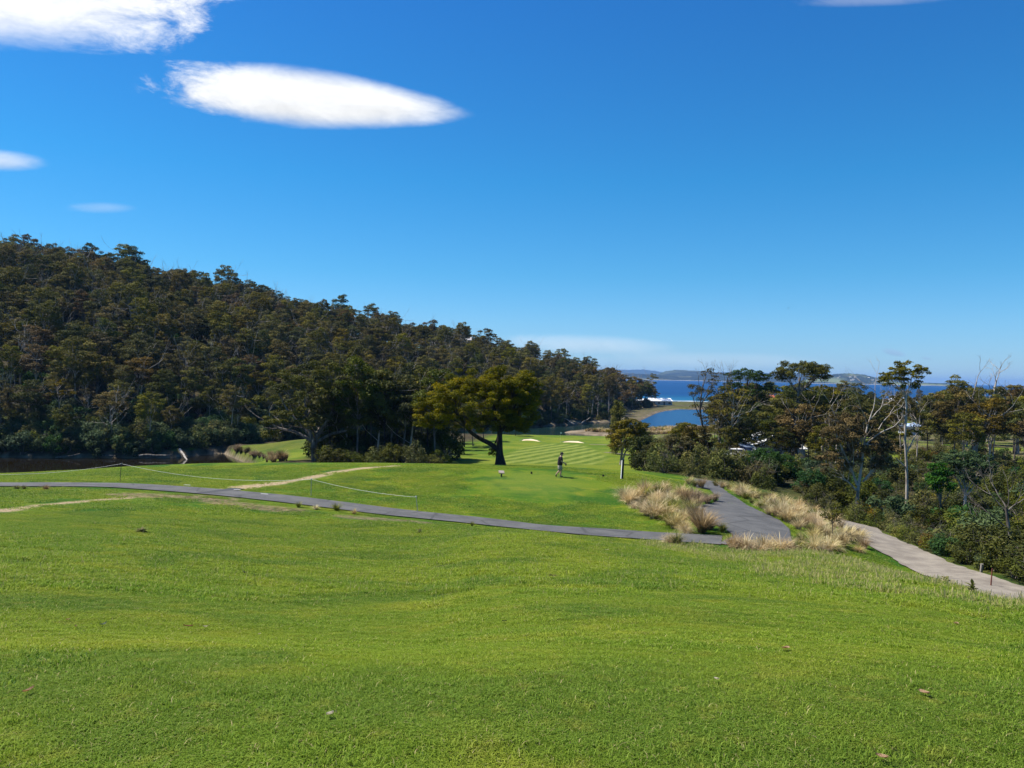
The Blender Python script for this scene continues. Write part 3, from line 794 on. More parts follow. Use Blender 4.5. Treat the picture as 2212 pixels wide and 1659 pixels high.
def limbs(w, g, trunk, tr, clumps, K, lo=.35, sag=.25, r_end=.02, wob_=.12, n=6):
    """main limbs leave the trunk and fork into a twig for every clump"""
    trunk = np.array(trunk, float); C = np.array([c[:4] for c in clumps])
    H = trunk[-1, 2]
    seeds = [g.integers(len(C))]
    while len(seeds) < min(K, len(C)):
        d = np.min([np.linalg.norm(C[:, :3] - C[s_, :3], axis=1) for s_ in seeds], axis=0); seeds.append(int(d.argmax()))
    own = np.argmin([np.linalg.norm(C[:, :3] - C[s_, :3], axis=1) for s_ in seeds], axis=0)
    zz = trunk[:, 2]
    for k in range(len(seeds)):
        M = C[own == k]
        if not len(M): continue
        m = M[:, :3].mean(0); hz = np.clip(lo * H + (m[2] - lo * H) * g.uniform(.25, .5), lo * H, H * .97)
        i = np.interp(hz, zz, np.arange(len(zz))); i0 = int(min(i, len(zz) - 2)); f = i - i0
        a = trunk[i0] * (1 - f) + trunk[i0 + 1] * f
        r = max(tr[i0] * .55, r_end * 1.5) * g.uniform(.75, 1.0)
        e = a + (m - a) * .72; mid = (a + e) / 2 + np.array([0, 0, sag * np.linalg.norm(e - a) * g.uniform(-.3, .5)])
        L = wig(bez(a, mid, e, n), wob_ * np.linalg.norm(e - a) * .3, g)
        w.tube(L, np.linspace(r, max(r * .4, r_end), n), 6)
        for c in M:
            j = g.integers(n // 2, n); s_ = L[j]; t = c[:3] + np.array([0, 0, -.15 * c[3]])
            tw = wig(bez(s_, (s_ + t) / 2 + np.array([0, 0, -.1 * np.linalg.norm(t - s_)]), t, 5), wob_ * .25 * np.linalg.norm(t - s_), g)
            w.tube(tw, np.linspace(max(r * .4, r_end), r_end * .5, 5), 4)

def trunk_path(g, H, lean=(0, 0), bend=.03, n=8, sway=0):
    t = np.linspace(0, 1, n)
    P = np.stack([lean[0] * t * H + sway * np.sin(t * PI) * H, lean[1] * t * H, t * H], 1)
    o = np.cumsum(g.normal(0, bend * H / n * 2, (n, 2)), 0); o -= o[0]; P[:, :2] += o * t[:, None]
    return P

def trunk_r(r0, r1, n=8):
    t = np.linspace(0, 1, n); r = r0 + (r1 - r0) * t**.8; r[0] *= 1.45; r[1] *= 1.05; return r

class Tree:
    """a kind of tree: two meshes (wood, crown) put under one Empty for every tree of the kind"""
    def __init__(s, name, wood, crown, cat='tree'): s.name, s.wood, s.crown, s.cat = name, wood, crown, cat; s.proto = None
    def put(s, loc, label, group=None, rz=0.0, sc=1.0):
        sc3 = sc if hasattr(sc, '__len__') else (sc, sc, sc)
        if s.proto is None:
            r = thing(s.name, label, s.cat, loc, rz, group); r.scale = sc3
            if s.wood: link('trunk' if s.cat == 'tree' else 'stem', s.wood, r)
            if s.crown: link('crown' if s.cat == 'tree' else 'foliage', s.crown, r)
            s.proto = r; return r
        r = copy_thing(s.proto, loc, rz, sc3, label)
        if group: r['group'] = group
        elif 'group' in r: del r['group']
        return r

BP = barkmat('pale gum bark', (.46, .41, .35), (.20, .155, .12), .36, .6)
BG = barkmat('grey bark', (.22, .19, .16), (.075, .06, .048), .4, .65)
BD = barkmat('dark rough bark', (.055, .043, .034), (.02, .015, .012), .4, .7, 5)
BW = barkmat('dead white wood', (.55, .51, .47), (.28, .25, .22), .3, .55)
LG = leafmat('gum leaves olive', (.054, .052, .008), (.170, .142, .020), (.24, .18, .03))
LD = leafmat('gum leaves dark', (.028, .036, .007), (.092, .094, .017), None)
LR = leafmat('gum leaves rusty', (.062, .046, .012), (.165, .115, .028), (.21, .14, .038))
LB = leafmat('gum leaves blue green', (.026, .050, .018), (.085, .12, .045), None)
LW = leafmat('wattle leaves golden', (.056, .060, .003), (.200, .165, .005), (.32, .205, .006), .4, .1)
LY = leafmat('casuarina needles', (.08, .09, .018), (.19, .19, .045), None)
LN = leafmat('bright wattle green', (.022, .060, .012), (.068, .135, .028), None)
LP = leafmat('pine needles dark', (.018, .036, .010), (.055, .085, .02), None)
LO = leafmat('brown olive leaves', (.045, .041, .010), (.108, .092, .020), (.15, .115, .03))

def gum(name, seed, H, rx, n, leaf, bark, per=190, size=.20, r0=.62, r1=1.25, base=.45, flat=.6, tr=.17, K=5, two=False, deadn=0):
    g = np.random.default_rng(seed); w = Wood()
    cz = H * (base + 1) / 2; rz = H * (1 - base) / 2
    C = blob_clumps(g, n, 0, 0, cz, rx, rx, rz, r0, r1, .35, -.75, .5)
    tp = trunk_path(g, H * .86, (g.uniform(-.08, .08), g.uniform(-.08, .08)), .05); r = trunk_r(tr, tr * .25); w.tube(tp, r, 7)
    limbs(w, g, tp, r, C, K, base * .75, r_end=.03)
    for _ in range(deadn):
        z = g.uniform(.3, .85) * H; a = g.uniform(0, 2 * PI); i = int(z / (H * .86) * 7); i = min(i, 7)
        bare(w, g, tp[i], (math.cos(a), math.sin(a), .8), H * g.uniform(.2, .33), .06, 2, .4, .2)
    return Tree('gum_tree', w.mesh(name + ' wood', bark), crown_mesh(name + ' crown', g, C, per, size, leaf, flat=flat))

KINDS = {
    'olive': [gum('olive gum a', 1, 14, 3.3, 34, LG, BP, deadn=1), gum('olive gum b', 2, 12.5, 3.9, 38, LG, BG, base=.38), gum('olive gum c', 3, 15.5, 2.8, 30, LG, BP, base=.5, deadn=2)],
    'dark': [gum('dark gum a', 4, 15, 3.2, 36, LD, BG, base=.35), gum('dark gum b', 5, 13, 3.7, 40, LD, BD, base=.4)],
    'rusty': [gum('rusty gum a', 6, 12, 3.2, 32, LR, BP, base=.42, deadn=2), gum('rusty gum b', 7, 13.5, 3.0, 30, LR, BG, base=.45, deadn=1)],
    'sparse': [gum('sparse gum', 8, 13.5, 3.3, 16, LG, BP, per=130, base=.5, r0=.7, r1=1.15, deadn=4), gum('bare limbed gum', 9, 12, 3.2, 11, LO, BP, per=110, base=.5, r0=.6, r1=1.0, deadn=6)],
}
# bushes
def bush(name, seed, rx, h, n, leaf, per=420, size=.11, r0=.35, r1=.7, flat=.8, bark=BG, spike=0, cat='shrub', nm='shrub', trunkless=False):
    g = np.random.default_rng(seed); w = Wood()
    C = blob_clumps(g, n, 0, 0, h * .5, rx, rx, h * .48, r0, r1, .3, -.85, .45)
    for c in C:
        if g.uniform() < .7: w.tube(wig(bez((g.normal(0, .08), g.normal(0, .08), -.1), (c[0] * .3, c[1] * .3, c[2] * .7), c[:3], 5), .05, g), np.linspace(.045, .012, 5), 4)
    for _ in range(spike): bare(w, g, (0, 0, .1), (g.normal(0, .5), g.normal(0, .5), 1), h * .6, .03, 2, .5, .1)
    return Tree(nm, w.mesh(name + ' wood', bark), crown_mesh(name + ' foliage', g, C, per / r1, size, leaf, flat=flat, bottom=.7), cat)

LGB = leafmat('bush leaves olive', (.055, .066, .012), (.150, .155, .032), (.21, .18, .045))
LOB = leafmat('bush leaves brown', (.06, .054, .016), (.145, .125, .038), (.20, .155, .055))
SH = {
    'olive': [bush('olive bush a', 21, 1.5, 2.6, 17, LGB, spike=2, per=300), bush('olive bush b', 22, 1.2, 2.2, 14, LGB, spike=4, per=240)],
    'brown': [bush('brown bush', 23, 1.3, 2.2, 13, LOB, spike=5, per=240), bush('rusty bush', 29, .8, 1.7, 9, LR, spike=2)],
    'green': [bush('green bush', 24, 1.6, 2.6, 18, LN, size=.12), bush('dark green bush', 25, 1.4, 2.4, 16, LB, size=.12)],
    'dark': [bush('dark bush', 26, 1.5, 2.5, 16, LD)],
}

# ------------------------------------------------------------------ the wooded hill
def zone(X, Y, t):
    u = X / Y
    hgt = 'at the water line' if t < .10 else 'low on the wooded hill' if t < .38 else 'halfway up the hill' if t < .72 else 'along the hill skyline'
    if u < -.42: wh = 'above the dark pond'
    elif u < -.20: wh = 'behind the spreading gum'
    elif u < -.01: wh = 'behind the golden wattle'
    elif u < .075: wh = 'above the creek bend'
    else: wh = 'on the lagoon end'
    return hgt, wh
LOOK = {'olive': 'olive leaved gum', 'dark': 'dark green gum', 'rusty': 'rusty brown gum', 'sparse': 'thin gum with bare pale limbs'}
g = np.random.default_rng(11)
cand = []
for Y in np.arange(100, 430, 5.3):
    for X in np.arange(-330, 95, 5.3):
        x = X + g.uniform(-2.6, 2.6); y = Y + g.uniform(-2.6, 2.6); u = x / y
        if not -.82 < u < .185: continue
        ft, rg = np.interp(u, HU, FOOT), np.interp(u, HU, RIDG); t = (y - ft) / (rg - ft)
        if t < .015 or t > 1.18: continue
        z = gz(x, y)
        if z < .25: continue
        cand.append((x, y, z, t))
for x, y, t_ in ((-.655, 268, 1.5), (-.60, 270, 1.25), (-.55, 268, 1.4), (-.485, 276, 1.35), (-.40, 286, 1.2), (-.345, 290, 1.2), (-.325, 292, 1.25), (-.225, 300, 1.45), (-.185, 308, 1.1), (-.105, 316, 1.25), (-.06, 322, 1.1)):
    cand.append((x * y, y, gz(x * y, y), 1.0, t_))
inview = [c for c in cand if -.70 < c[0] / c[1]]
def show(c):   # how large it shows: near ones and those that stand free on the skyline first
    return 13 / c[1] * (1.9 if c[3] > .86 and c[3] < 1.08 else 1.0) * (2.2 if len(c) > 4 else 1)
order = sorted(inview, key=show, reverse=True)
IND = set(id(c) for c in order[:190])
rest = []
for c in cand:
    x, y, z, t = c[:4]
    p = g.uniform(); clus = wob(x, y, .5)
    kind = 'rusty' if clus > .35 and p < .6 else 'sparse' if p < .2 else 'rusty' if p < .33 else 'dark' if p < .5 else 'olive'
    if len(c) > 4: kind = 'dark' if p < .6 else 'olive'
    pr = KINDS[kind][g.integers(len(KINDS[kind]))]; sc = g.uniform(.6, 1.0) * (c[4] * 1.08 if len(c) > 4 else 1) * (g.uniform(.8, 1.2) if t > .8 else 1)
    if t < .08: sc *= .8
    rz = g.uniform(0, 2 * PI)
    if id(c) in IND:
        h_, w_ = zone(x, y, t)
        if len(c) > 4: lab = f'tall {LOOK[kind]} {h_} {w_}'
        else: lab = f'{LOOK[kind]} {h_} {w_}'
        pr.put((x, y, z - .25), lab, 'gum trees of the wooded hill', rz, (sc * g.uniform(.9, 1.15), sc * g.uniform(.9, 1.15), sc))
    else: rest.append((x, y, z - .25, rz, sc, kind, g.integers(len(KINDS[kind]))))
print('hill trees', len(cand), 'individual', len(IND), 'rest', len(rest))

# ------------------------------------------------------------------ masses nobody could count
SRC = {}
def source_collection(name, meshes):
    c = bpy.data.collections.new(name)
    for i, ms in enumerate(meshes):
        sub = bpy.data.collections.new(f'{name} {i:02d}')
        for j, m in enumerate(ms):
            o = bpy.data.objects.new(f'{name} {i:02d} {j}', m); sub.objects.link(o)
        c.children.link(sub)
    return c
def scatter(name, coll, P, rot, scl, idx):
    me = bpy.data.meshes.new(name)
    P = np.array(P, np.float32); me.vertices.add(len(P)); me.vertices.foreach_set('co', P.ravel())
    a = me.attributes.new('rot', 'FLOAT_VECTOR', 'POINT'); a.data.foreach_set('vector', np.ascontiguousarray(rot, np.float32).ravel())
    scl = np.asarray(scl, np.float32)
    if scl.ndim == 1: scl = np.repeat(scl[:, None], 3, 1)
    a = me.attributes.new('scl', 'FLOAT_VECTOR', 'POINT'); a.data.foreach_set('vector', np.ascontiguousarray(scl).ravel())
    a = me.attributes.new('idx', 'INT', 'POINT'); a.data.foreach_set('value', np.ascontiguousarray(idx, np.int32))
    me.update(); o = link(name, me); o['kind'] = 'stuff'
    ng = bpy.data.node_groups.new(name, 'GeometryNodeTree')
    ng.interface.new_socket('Geometry', in_out='INPUT', socket_type='NodeSocketGeometry')
    ng.interface.new_socket('Geometry', in_out='OUTPUT', socket_type='NodeSocketGeometry')
    gi, go = ng.nodes.new('NodeGroupInput'), ng.nodes.new('NodeGroupOutput')
    ip = ng.nodes.new('GeometryNodeInstanceOnPoints'); ci = ng.nodes.new('GeometryNodeCollectionInfo')
    ci.inputs['Collection'].default_value = coll; ci.inputs['Separate Children'].default_value = True; ci.inputs['Reset Children'].default_value = True
    def na(k, ty):
        n = ng.nodes.new('GeometryNodeInputNamedAttribute'); n.data_type = ty; n.inputs['Name'].default_value = k; return n.outputs[0]
    er = ng.nodes.new('FunctionNodeEulerToRotation')
    ng.links.new(gi.outputs[0], ip.inputs['Points']); ng.links.new(ci.outputs[0], ip.inputs['Instance'])
    ip.inputs['Pick Instance'].default_value = True
    ng.links.new(na('idx', 'INT'), ip.inputs['Instance Index'])
    ng.links.new(na('rot', 'FLOAT_VECTOR'), er.inputs[0]); ng.links.new(er.outputs[0], ip.inputs['Rotation'])
    ng.links.new(na('scl', 'FLOAT_VECTOR'), ip.inputs['Scale']); ng.links.new(ip.outputs[0], go.inputs[0])
    md = o.modifiers.new('scatter', 'NODES'); md.node_group = ng
    return o

protos = [(k, i) for k in KINDS for i in range(len(KINDS[k]))]
coll = source_collection('hill wood', [(KINDS[k][i].wood, KINDS[k][i].crown) for k, i in protos])
scatter('hill_forest', coll, [r[:3] for r in rest], [(0, 0, r[3]) for r in rest], [r[4] for r in rest], [protos.index((r[5], r[6])) for r in rest])
# undergrowth below the gums
under = [s_ for k in ('olive', 'dark', 'brown', 'green') for s_ in SH[k]]
coll = source_collection('undergrowth', [(s_.wood, s_.crown) for s_ in under])
P = []
for c in cand:
    for _ in range(4 if c[3] < .1 else 2 if c[3] < .25 else 1):
        x, y = c[0] + g.uniform(-4, 4), c[1] + g.uniform(-4, 4); z = gz(x, y)
        if z > .2: P.append((x, y, z - .2))
for xs_ in range(-60, 1180, 7):
    u_ = (xs_ - CX) / FOC; f_ = np.interp(u_, HU, FOOT)
    for k_ in (2, 5):
        y = f_ + k_ + g.uniform(-1.5, 2.5); x = u_ * y; z = gz(x, y)
        if z > .1: P.append((x, y, z - .2))
uw = g.choice([0, 1, 2, 5, 6, 6, 6], len(P))
scatter('undergrowth', coll, P, np.stack([np.zeros(len(P)), np.zeros(len(P)), g.uniform(0, 6.28, len(P))], 1), g.uniform(.7, 1.6, len(P)), uw)
# ------------------------------------------------------------------ single trees that can be pointed at
def spec_tree(name, label, seed, bx, Y, blobs, trunks, leaf, bark, per, size, K=6, lo=.35, flat=.7, depth=.85, bareb=(), r_end=.018, nm='gum_tree', cat='tree', wob_=.12, group=None, extra=None, rnd=0.0, **kw):
    """blobs and trunks are sketched in photo pixels at the tree's own distance and become metres round its foot"""
    g = np.random.default_rng(seed); base = place(bx, Y); by = project(base)[1]; m = Y / FOC
    def loc(x, y, dy=0.0): return np.array([(x - bx) * m, dy, (by - y) * m])
    w = Wood(); C = []
    for (x, y, rx, ry, n, r0, r1) in blobs:
        c = loc(x, y); C += blob_clumps(g, n, c[0], 0, c[2], rx * m, rx * m * depth, ry * m, r0 * m, r1 * m, .35, -.8, .46)
    paths = []
    for pts, ra, rb in trunks:
        P = np.array([loc(*p) for p in pts]); s = np.linspace(0, 1, len(P)); q = np.linspace(0, 1, 12)
        P = np.stack([pchip(s, P[:, i], q) for i in range(3)], 1); r = np.linspace(ra * m, rb * m, 12)
        if len(paths) == 0: r[0] *= 1.5; r[1] *= 1.15; P[0, 2] -= .3
        w.tube(P, r, 9); paths.append((P, r))
    if C:
        own = [int(np.argmin([np.linalg.norm((P[-1] - np.array(c[:3])) * np.array([1, 1, .6])) for P, _ in paths])) for c in C]
        for i, (P, r) in enumerate(paths):
            mine = [c for c, o in zip(C, own) if o == i]
            if mine:
                P2 = P[np.argsort(P[:, 2])]
                limbs(w, g, P2, r, mine, max(2, round(K * len(mine) / len(C))), lo if i == 0 else max(lo, .3), r_end=r_end, wob_=wob_)
    for (x, y, dx, dz, L, r, dep) in bareb:
        bare(w, g, loc(x, y), (dx, g.normal(0, .3), dz), L * m, r * m, dep, .42, .12)
    root = thing(nm, label, cat, base, 0, group)
    link('trunk' if cat == 'tree' else 'stem', w.mesh(name + ' wood', bark), root)
    if C: link('crown' if cat == 'tree' else 'foliage', crown_mesh(name + ' crown', g, C, per, size, leaf, flat=flat, **kw), root)
    return root

spec_tree('golden wattle', 'big golden green spreading tree with a forked dark trunk beside the tee', 31, 1080, 71.5,
          [(1030, 866, 124, 64, 135, 7, 14), (1098, 832, 68, 44, 60, 7, 14), (930, 892, 36, 42, 32, 7, 12), (1120, 874, 46, 62, 66, 7, 13), (1132, 845, 30, 36, 24, 7, 12), (1000, 838, 64, 38, 40, 7, 13), (1060, 912, 80, 26, 40, 7, 12), (1112, 915, 34, 26, 24, 7, 12), (938, 912, 30, 24, 18, 7, 11), (1062, 978, 8, 7, 6, 4, 6)],
          [([(1081, 1003), (1079, 985), (1078, 971), (1078, 950), (1078, 932), (1073, 905), (1060, 870)], 9.5, 3.2),
           ([(1078, 975), (1060, 960), (1035, 948), (1010, 930), (995, 908), (975, 885)], 6, 2.2),
           ([(1078, 935), (1100, 905), (1112, 870)], 3.8, 1.6)],
          LW, BD, 1050, .09, K=18, lo=.55, r_end=.02, nm='wattle_tree', bottom=.6, flat=.6)
spec_tree('spreading gum', 'wide spreading gum with many pale limbs behind the lawn crest', 32, 680, 92,
          [(660, 880, 135, 88, 75, 9, 16), (700, 815, 85, 42, 26, 9, 15), (780, 880, 55, 50, 18, 8, 14)],
          [([(681, 1030), (680, 1000), (678, 965), (679, 945)], 8, 6.0), ([(678, 962), (668, 930), (660, 895), (655, 850)], 4.5, 1.8), ([(679, 950), (695, 925), (715, 890), (722, 845)], 4.5, 1.6),
           ([(676, 955), (640, 935), (600, 925), (560, 905)], 3.6, 1.2), ([(681, 955), (720, 935), (765, 925), (800, 905)], 3.4, 1.2), ([(677, 950), (645, 915), (615, 880), (600, 850)], 3.0, 1.2)],
          LD, BG, 620, .13, K=16, lo=.45, r_end=.022, flat=.55,
          bareb=[(655, 850, -.1, 1, 50, .9, 2), (722, 845, .2, 1, 45, .9, 2), (560, 905, -1, .3, 40, .8, 2), (800, 905, 1, .4, 40, .8, 2)])
g = np.random.default_rng(41)
for i, x in enumerate(range(702, 950, 14)):
    k = ('dark', 'dark', 'dark', 'olive', 'dark')[i % 5]; Y = 88 + g.uniform(0, 14)
    p = place(x, Y); pr = KINDS[k][g.integers(len(KINDS[k]))]
    pr.put(p - Vector((0, 0, .3)), f'{LOOK[k]} in the dark tree line between the spreading gum and the wattle', 'dark tree line behind the lawn crest', g.uniform(0, 6), (g.uniform(.72, .95),) * 2 + (g.uniform(.66, .9),))
for i, x in enumerate(range(694, 955, 9)):
    k = ('dark', 'olive', 'dark')[i % 3]; Y = 82 + g.uniform(0, 12)
    SH[k][i % len(SH[k])].put(place(x, Y) - Vector((0, 0, .2)), f'{k} bush at the foot of the dark tree line', 'bushes under the dark tree line', g.uniform(0, 6), (.9, .9, g.uniform(.5, 1.15)))
for i, x in enumerate(range(700, 968, 12)):
    k = ('dark', 'dark', 'olive')[i % 3]; Y = 95 + g.uniform(0, 12)
    SH[k][0].put(place(x, Y) - Vector((0, 0, .3)), f'{k} bush deep inside the dark tree line', 'bushes inside the dark tree line', g.uniform(0, 6), (1.5, 1.5, g.uniform(1.2, 1.9)))
w = Wood(); gg = np.random.default_rng(5)
for a in ((-.9, .2, .9), (.8, -.2, .8)): bare(w, gg, (0, 0, .2), a, 1.3, .05, 2, .5, .05)
tag(link('dead_tree', w.mesh('dead tree', BP), None, place(946, 91)), 'small dead branching tree at the end of the dark tree line', 'dead tree')
for x, Y, k, s_, lab in ((985, 122, 'dark', .52, 'small dark tree left of the fairway seen under the wattle limb'), (1003, 130, 'dark', .55, 'bushy dark tree at the fairway edge seen past the leaning wattle limb'),
                         (1022, 134, 'olive', .5, 'small olive tree at the fairway edge just behind the wattle trunk'), (1045, 150, 'dark', .55, 'dark green tree behind the wattle fork'),
                         (1113, 166, 'dark', .42, 'small round dark tree beside the creek near the sand bunker'), (968, 140, 'dark', .6, 'dark tree at the shaded end of the fairway'),
                         (955, 112, 'olive', .55, 'olive tree shading the edge of the fairway'), (1062, 172, 'olive', .45, 'low olive tree on the creek bank behind the wattle'), (1092, 170, 'olive', .4, 'tiny olive tree on the creek bank right of the wattle trunk')):
    KINDS[k][1].put(place(x, Y) - Vector((0, 0, .15)), lab, None, x * .7, (s_ * 1.1, s_ * 1.1, s_))

# right of the fairway
spec_tree('pale casuarina', 'narrow pale yellow green tree between fairway and lagoon', 51, 1342, 118,
          [(1338, 935, 18, 66, 34, 6, 10), (1333, 890, 10, 26, 10, 4, 7)], [([(1344, 1010), (1342, 960), (1338, 910), (1334, 878)], 3, .8)], LY, BG, 750, .11, K=8, lo=.25, flat=1.3, nm='casuarina_tree', droop=.8)
spec_tree('round fairway tree', 'round olive tree with twin bare trunk at the right edge of the fairway', 52, 1341, 97,
          [(1352, 945, 44, 40, 44, 8, 14), (1375, 925, 30, 26, 14, 8, 12)], [([(1341, 1005), (1342, 985), (1346, 965), (1352, 940)], 3.0, 1.2), ([(1343, 1003), (1349, 980), (1360, 955)], 2.4, 1.0)], LG, BP, 800, .11, K=8, lo=.3, nm='tree')
for k_, (x, Y, rx, ry, h_, lf, lab) in enumerate([
        (1392, 88, 34, 34, 972, LD, 'dark olive tree beside the round fairway tree'), (1425, 84, 38, 32, 985, LO, 'brown olive tree behind the tall grass bank'),
        (1462, 82, 38, 40, 975, LO, 'wide brown tree with crooked stems left of the twin gums'), (1500, 86, 36, 46, 965, LO, 'brown leafed tree under the thin twin gums'), (1480, 100, 36, 40, 945, LG, 'olive tree in front of the tan marsh')]):
    b_ = project(place(x, Y))[1]
    spec_tree('edge tree %d' % k_, lab, 53 + k_, x, Y, [(x, h_, rx, ry, 34, 7, 12)], [([(x, b_), (x - 4, (b_ + h_) / 2), (x - 8, h_)], 2.2, .9), ([(x + 2, b_), (x + 10, (b_ + h_) / 2), (x + 16, h_ - 5)], 1.8, .8)],
              lf, BG, 760, .115, K=8, lo=.15, flat=.55, nm='tree', bareb=[(x, b_ - 12, -.8, .7, 22, .7, 2), (x + 3, b_ - 14, .9, .5, 24, .7, 2)])
spec_tree('thin twin gum left', 'tall thin gum with bare white twig top, first of the twin gums', 61, 1532, 106,
          [(1500, 850, 26, 22, 9, 6, 10), (1535, 815, 24, 22, 10, 6, 9), (1520, 880, 40, 30, 14, 6, 10), (1545, 925, 45, 30, 16, 7, 11)],
          [([(1533, 1012), (1530, 980), (1520, 935), (1510, 890), (1512, 850), (1520, 815)], 3.6, .9), ([(1514, 905), (1500, 880), (1492, 850)], 1.6, .6), ([(1510, 875), (1530, 845), (1538, 820)], 1.7, .6)],
          LO, BG, 300, .11, K=9, lo=.5, flat=.6, bareb=[(1512, 850, -.25, 1, 24, .55, 3), (1520, 815, .0, 1, 19, .55, 3), (1538, 820, .2, 1, 19, .5, 3)])
spec_tree('thin twin gum right', 'tall thin gum with bare white twig top, second of the twin gums', 62, 1546, 108,
          [(1560, 840, 26, 24, 9, 6, 10), (1580, 870, 28, 26, 10, 6, 10), (1565, 915, 34, 30, 13, 7, 11), (1550, 880, 24, 24, 8, 6, 9)],
          [([(1546, 1012), (1550, 970), (1556, 925), (1560, 880), (1566, 835), (1568, 815)], 3.8, .9), ([(1557, 910), (1575, 885), (1583, 855)], 1.6, .6), ([(1551, 1008), (1553, 960), (1551, 915)], 2.2, .9)],
          LO, BG, 300, .11, K=9, lo=.5, flat=.6, bareb=[(1566, 835, .1, 1, 22, .55, 3), (1568, 815, .35, 1, 18, .5, 3), (1575, 850, .5, 1, 18, .5, 3), (1562, 822, -.2, 1, 18, .5, 3)])
spec_tree('pine', 'dark flat topped conifer with thick straight trunk between the gums', 63, 1613, 130,
          [(1612, 812, 44, 14, 22, 8, 12), (1590, 840, 34, 14, 14, 7, 11), (1645, 838, 34, 12, 12, 7, 11), (1615, 868, 48, 20, 20, 8, 12), (1600, 910, 44, 24, 18, 8, 12), (1625, 945, 44, 18, 14, 8, 12)],
          [([(1613, 990), (1613, 940), (1612, 890), (1611, 840), (1612, 815)], 5.0, 1.2)], LP, BD, 440, .13, K=22, lo=.25, flat=.45, nm='conifer_tree')
spec_tree('umbrella gum', 'tall gum with flat umbrella crown lifted clear above its lower boughs', 64, 1722, 115,
          [(1725, 800, 56, 20, 34, 8, 13), (1690, 812, 22, 16, 9, 8, 12), (1765, 812, 22, 14, 9, 8, 12), (1722, 868, 62, 26, 34, 8, 13), (1690, 900, 46, 34, 22, 8, 13), (1760, 905, 44, 36, 22, 8, 13), (1715, 945, 48, 26, 18, 8, 12)],
          [([(1722, 1005), (1718, 970), (1710, 935), (1715, 890), (1722, 850), (1724, 815)], 4.2, 1.4), ([(1712, 925), (1690, 895), (1672, 880)], 2.4, .8), ([(1716, 890), (1745, 870), (1760, 850)], 2.2, .8), ([(1722, 850), (1700, 825), (1692, 815)], 1.6, .7), ([(1724, 845), (1750, 825), (1762, 812)], 1.6, .7)],
          LG, BG, 480, .125, K=18, lo=.4, flat=.55)
spec_tree('white limbed gum', 'rusty leafed gum with dead white limbs rising over its crown beside the gravel track', 65, 1850, 62,
          [(1815, 935, 44, 42, 26, 9, 15), (1870, 960, 44, 50, 26, 9, 15), (1800, 1000, 36, 30, 14, 9, 13), (1905, 985, 34, 44, 16, 9, 14), (1850, 905, 36, 26, 12, 8, 12)],
          [([(1850, 1108), (1852, 1060), (1858, 1010), (1862, 965), (1868, 925), (1878, 890)], 3.8, 1.2), ([(1850, 1048), (1835, 1010), (1818, 975), (1806, 950)], 2.8, 1.0), ([(1850, 1060), (1828, 1040), (1806, 1030)], 2.2, .8), ([(1866, 960), (1895, 935), (1925, 920)], 2.0, .7), ([(1862, 1040), (1885, 1010), (1900, 975)], 2.0, .8)],
          LR, BP, 1250, .085, K=12, lo=.4, flat=.65, r_end=.012,
          bareb=[(1878, 890, .3, 1, 48, 1.2, 3), (1868, 920, -.4, 1, 50, 1.2, 3), (1862, 950, -.8, .9, 46, 1.1, 3), (1890, 930, .9, .8, 48, 1.1, 3), (1925, 920, 1, .5, 36, .8, 2), (1874, 905, .9, .8, 50, 1.1, 3)])
spec_tree('slender gum', 'slender tall gum with straight pale trunk and small high crown', 66, 1958, 64,
          [(1920, 812, 24, 18, 15, 6, 10), (1950, 800, 30, 20, 20, 6, 10), (1980, 804, 18, 14, 10, 5, 9), (1905, 826, 14, 12, 7, 5, 8), (1952, 830, 24, 20, 12, 5, 8), (1975, 828, 14, 12, 5, 5, 8), (1968, 940, 24, 14, 6, 5, 8), (1935, 890, 18, 12, 4, 5, 8)],
          [([(1958, 1108), (1957, 1050), (1954, 990), (1950, 940), (1952, 890), (1950, 862), (1952, 850)], 3.0, 1.9), ([(1951, 856), (1935, 838), (1918, 822)], 1.6, .6), ([(1951, 853), (1960, 825), (1962, 805)], 1.6, .6), ([(1956, 975), (1968, 950), (1976, 935)], 1.6, .8), ([(1955, 1010), (1943, 1000), (1932, 990)], 1.5, .9)],
          LG, BP, 1500, .075, K=10, lo=.75, flat=.55, r_end=.012, bareb=[(1972, 830, .8, .5, 28, .5, 2), (1951, 856, -.7, .8, 30, .7, 2)])
spec_tree('big bare topped gum', 'broad dark gum with tall dead white top standing over the valley', 67, 2105, 122,
          [(2068, 835, 26, 22, 14, 7, 11), (2040, 880, 44, 34, 28, 8, 13), (2095, 880, 50, 40, 34, 8, 13), (2140, 870, 36, 36, 20, 8, 12), (2030, 920, 36, 30, 16, 8, 12), (2080, 930, 50, 30, 22, 8, 12), (2010, 862, 20, 14, 6, 6, 9), (2150, 915, 30, 30, 12, 8, 12)],
          [([(2104, 990), (2108, 960), (2118, 930), (2135, 895), (2142, 855), (2148, 820)], 4.4, 1.5), ([(2103, 985), (2100, 950), (2095, 905), (2098, 860), (2105, 825)], 3.0, 1.2), ([(2096, 940), (2075, 925), (2058, 895)], 2.0, .8)],
          LG, BP, 420, .13, K=16, lo=.4, flat=.6,
          bareb=[(2148, 820, .4, 1, 26, 1.0, 3), (2146, 835, .0, 1, 24, .9, 3), (2105, 825, .25, 1, 24, .9, 3), (2142, 850, -.6, .8, 26, .9, 2), (2140, 860, .9, .6, 26, .9, 2)])
spec_tree('edge gum', 'olive gum partly cut by the edge of the view', 68, 2196, 140,
          [(2190, 850, 34, 18, 16, 8, 12), (2200, 890, 44, 30, 24, 8, 13), (2185, 925, 40, 24, 14, 8, 12)], [([(2198, 990), (2196, 940), (2192, 890), (2188, 855)], 3.6, 1.2)], LG, BP, 420, .14, K=10, lo=.4, flat=.5)
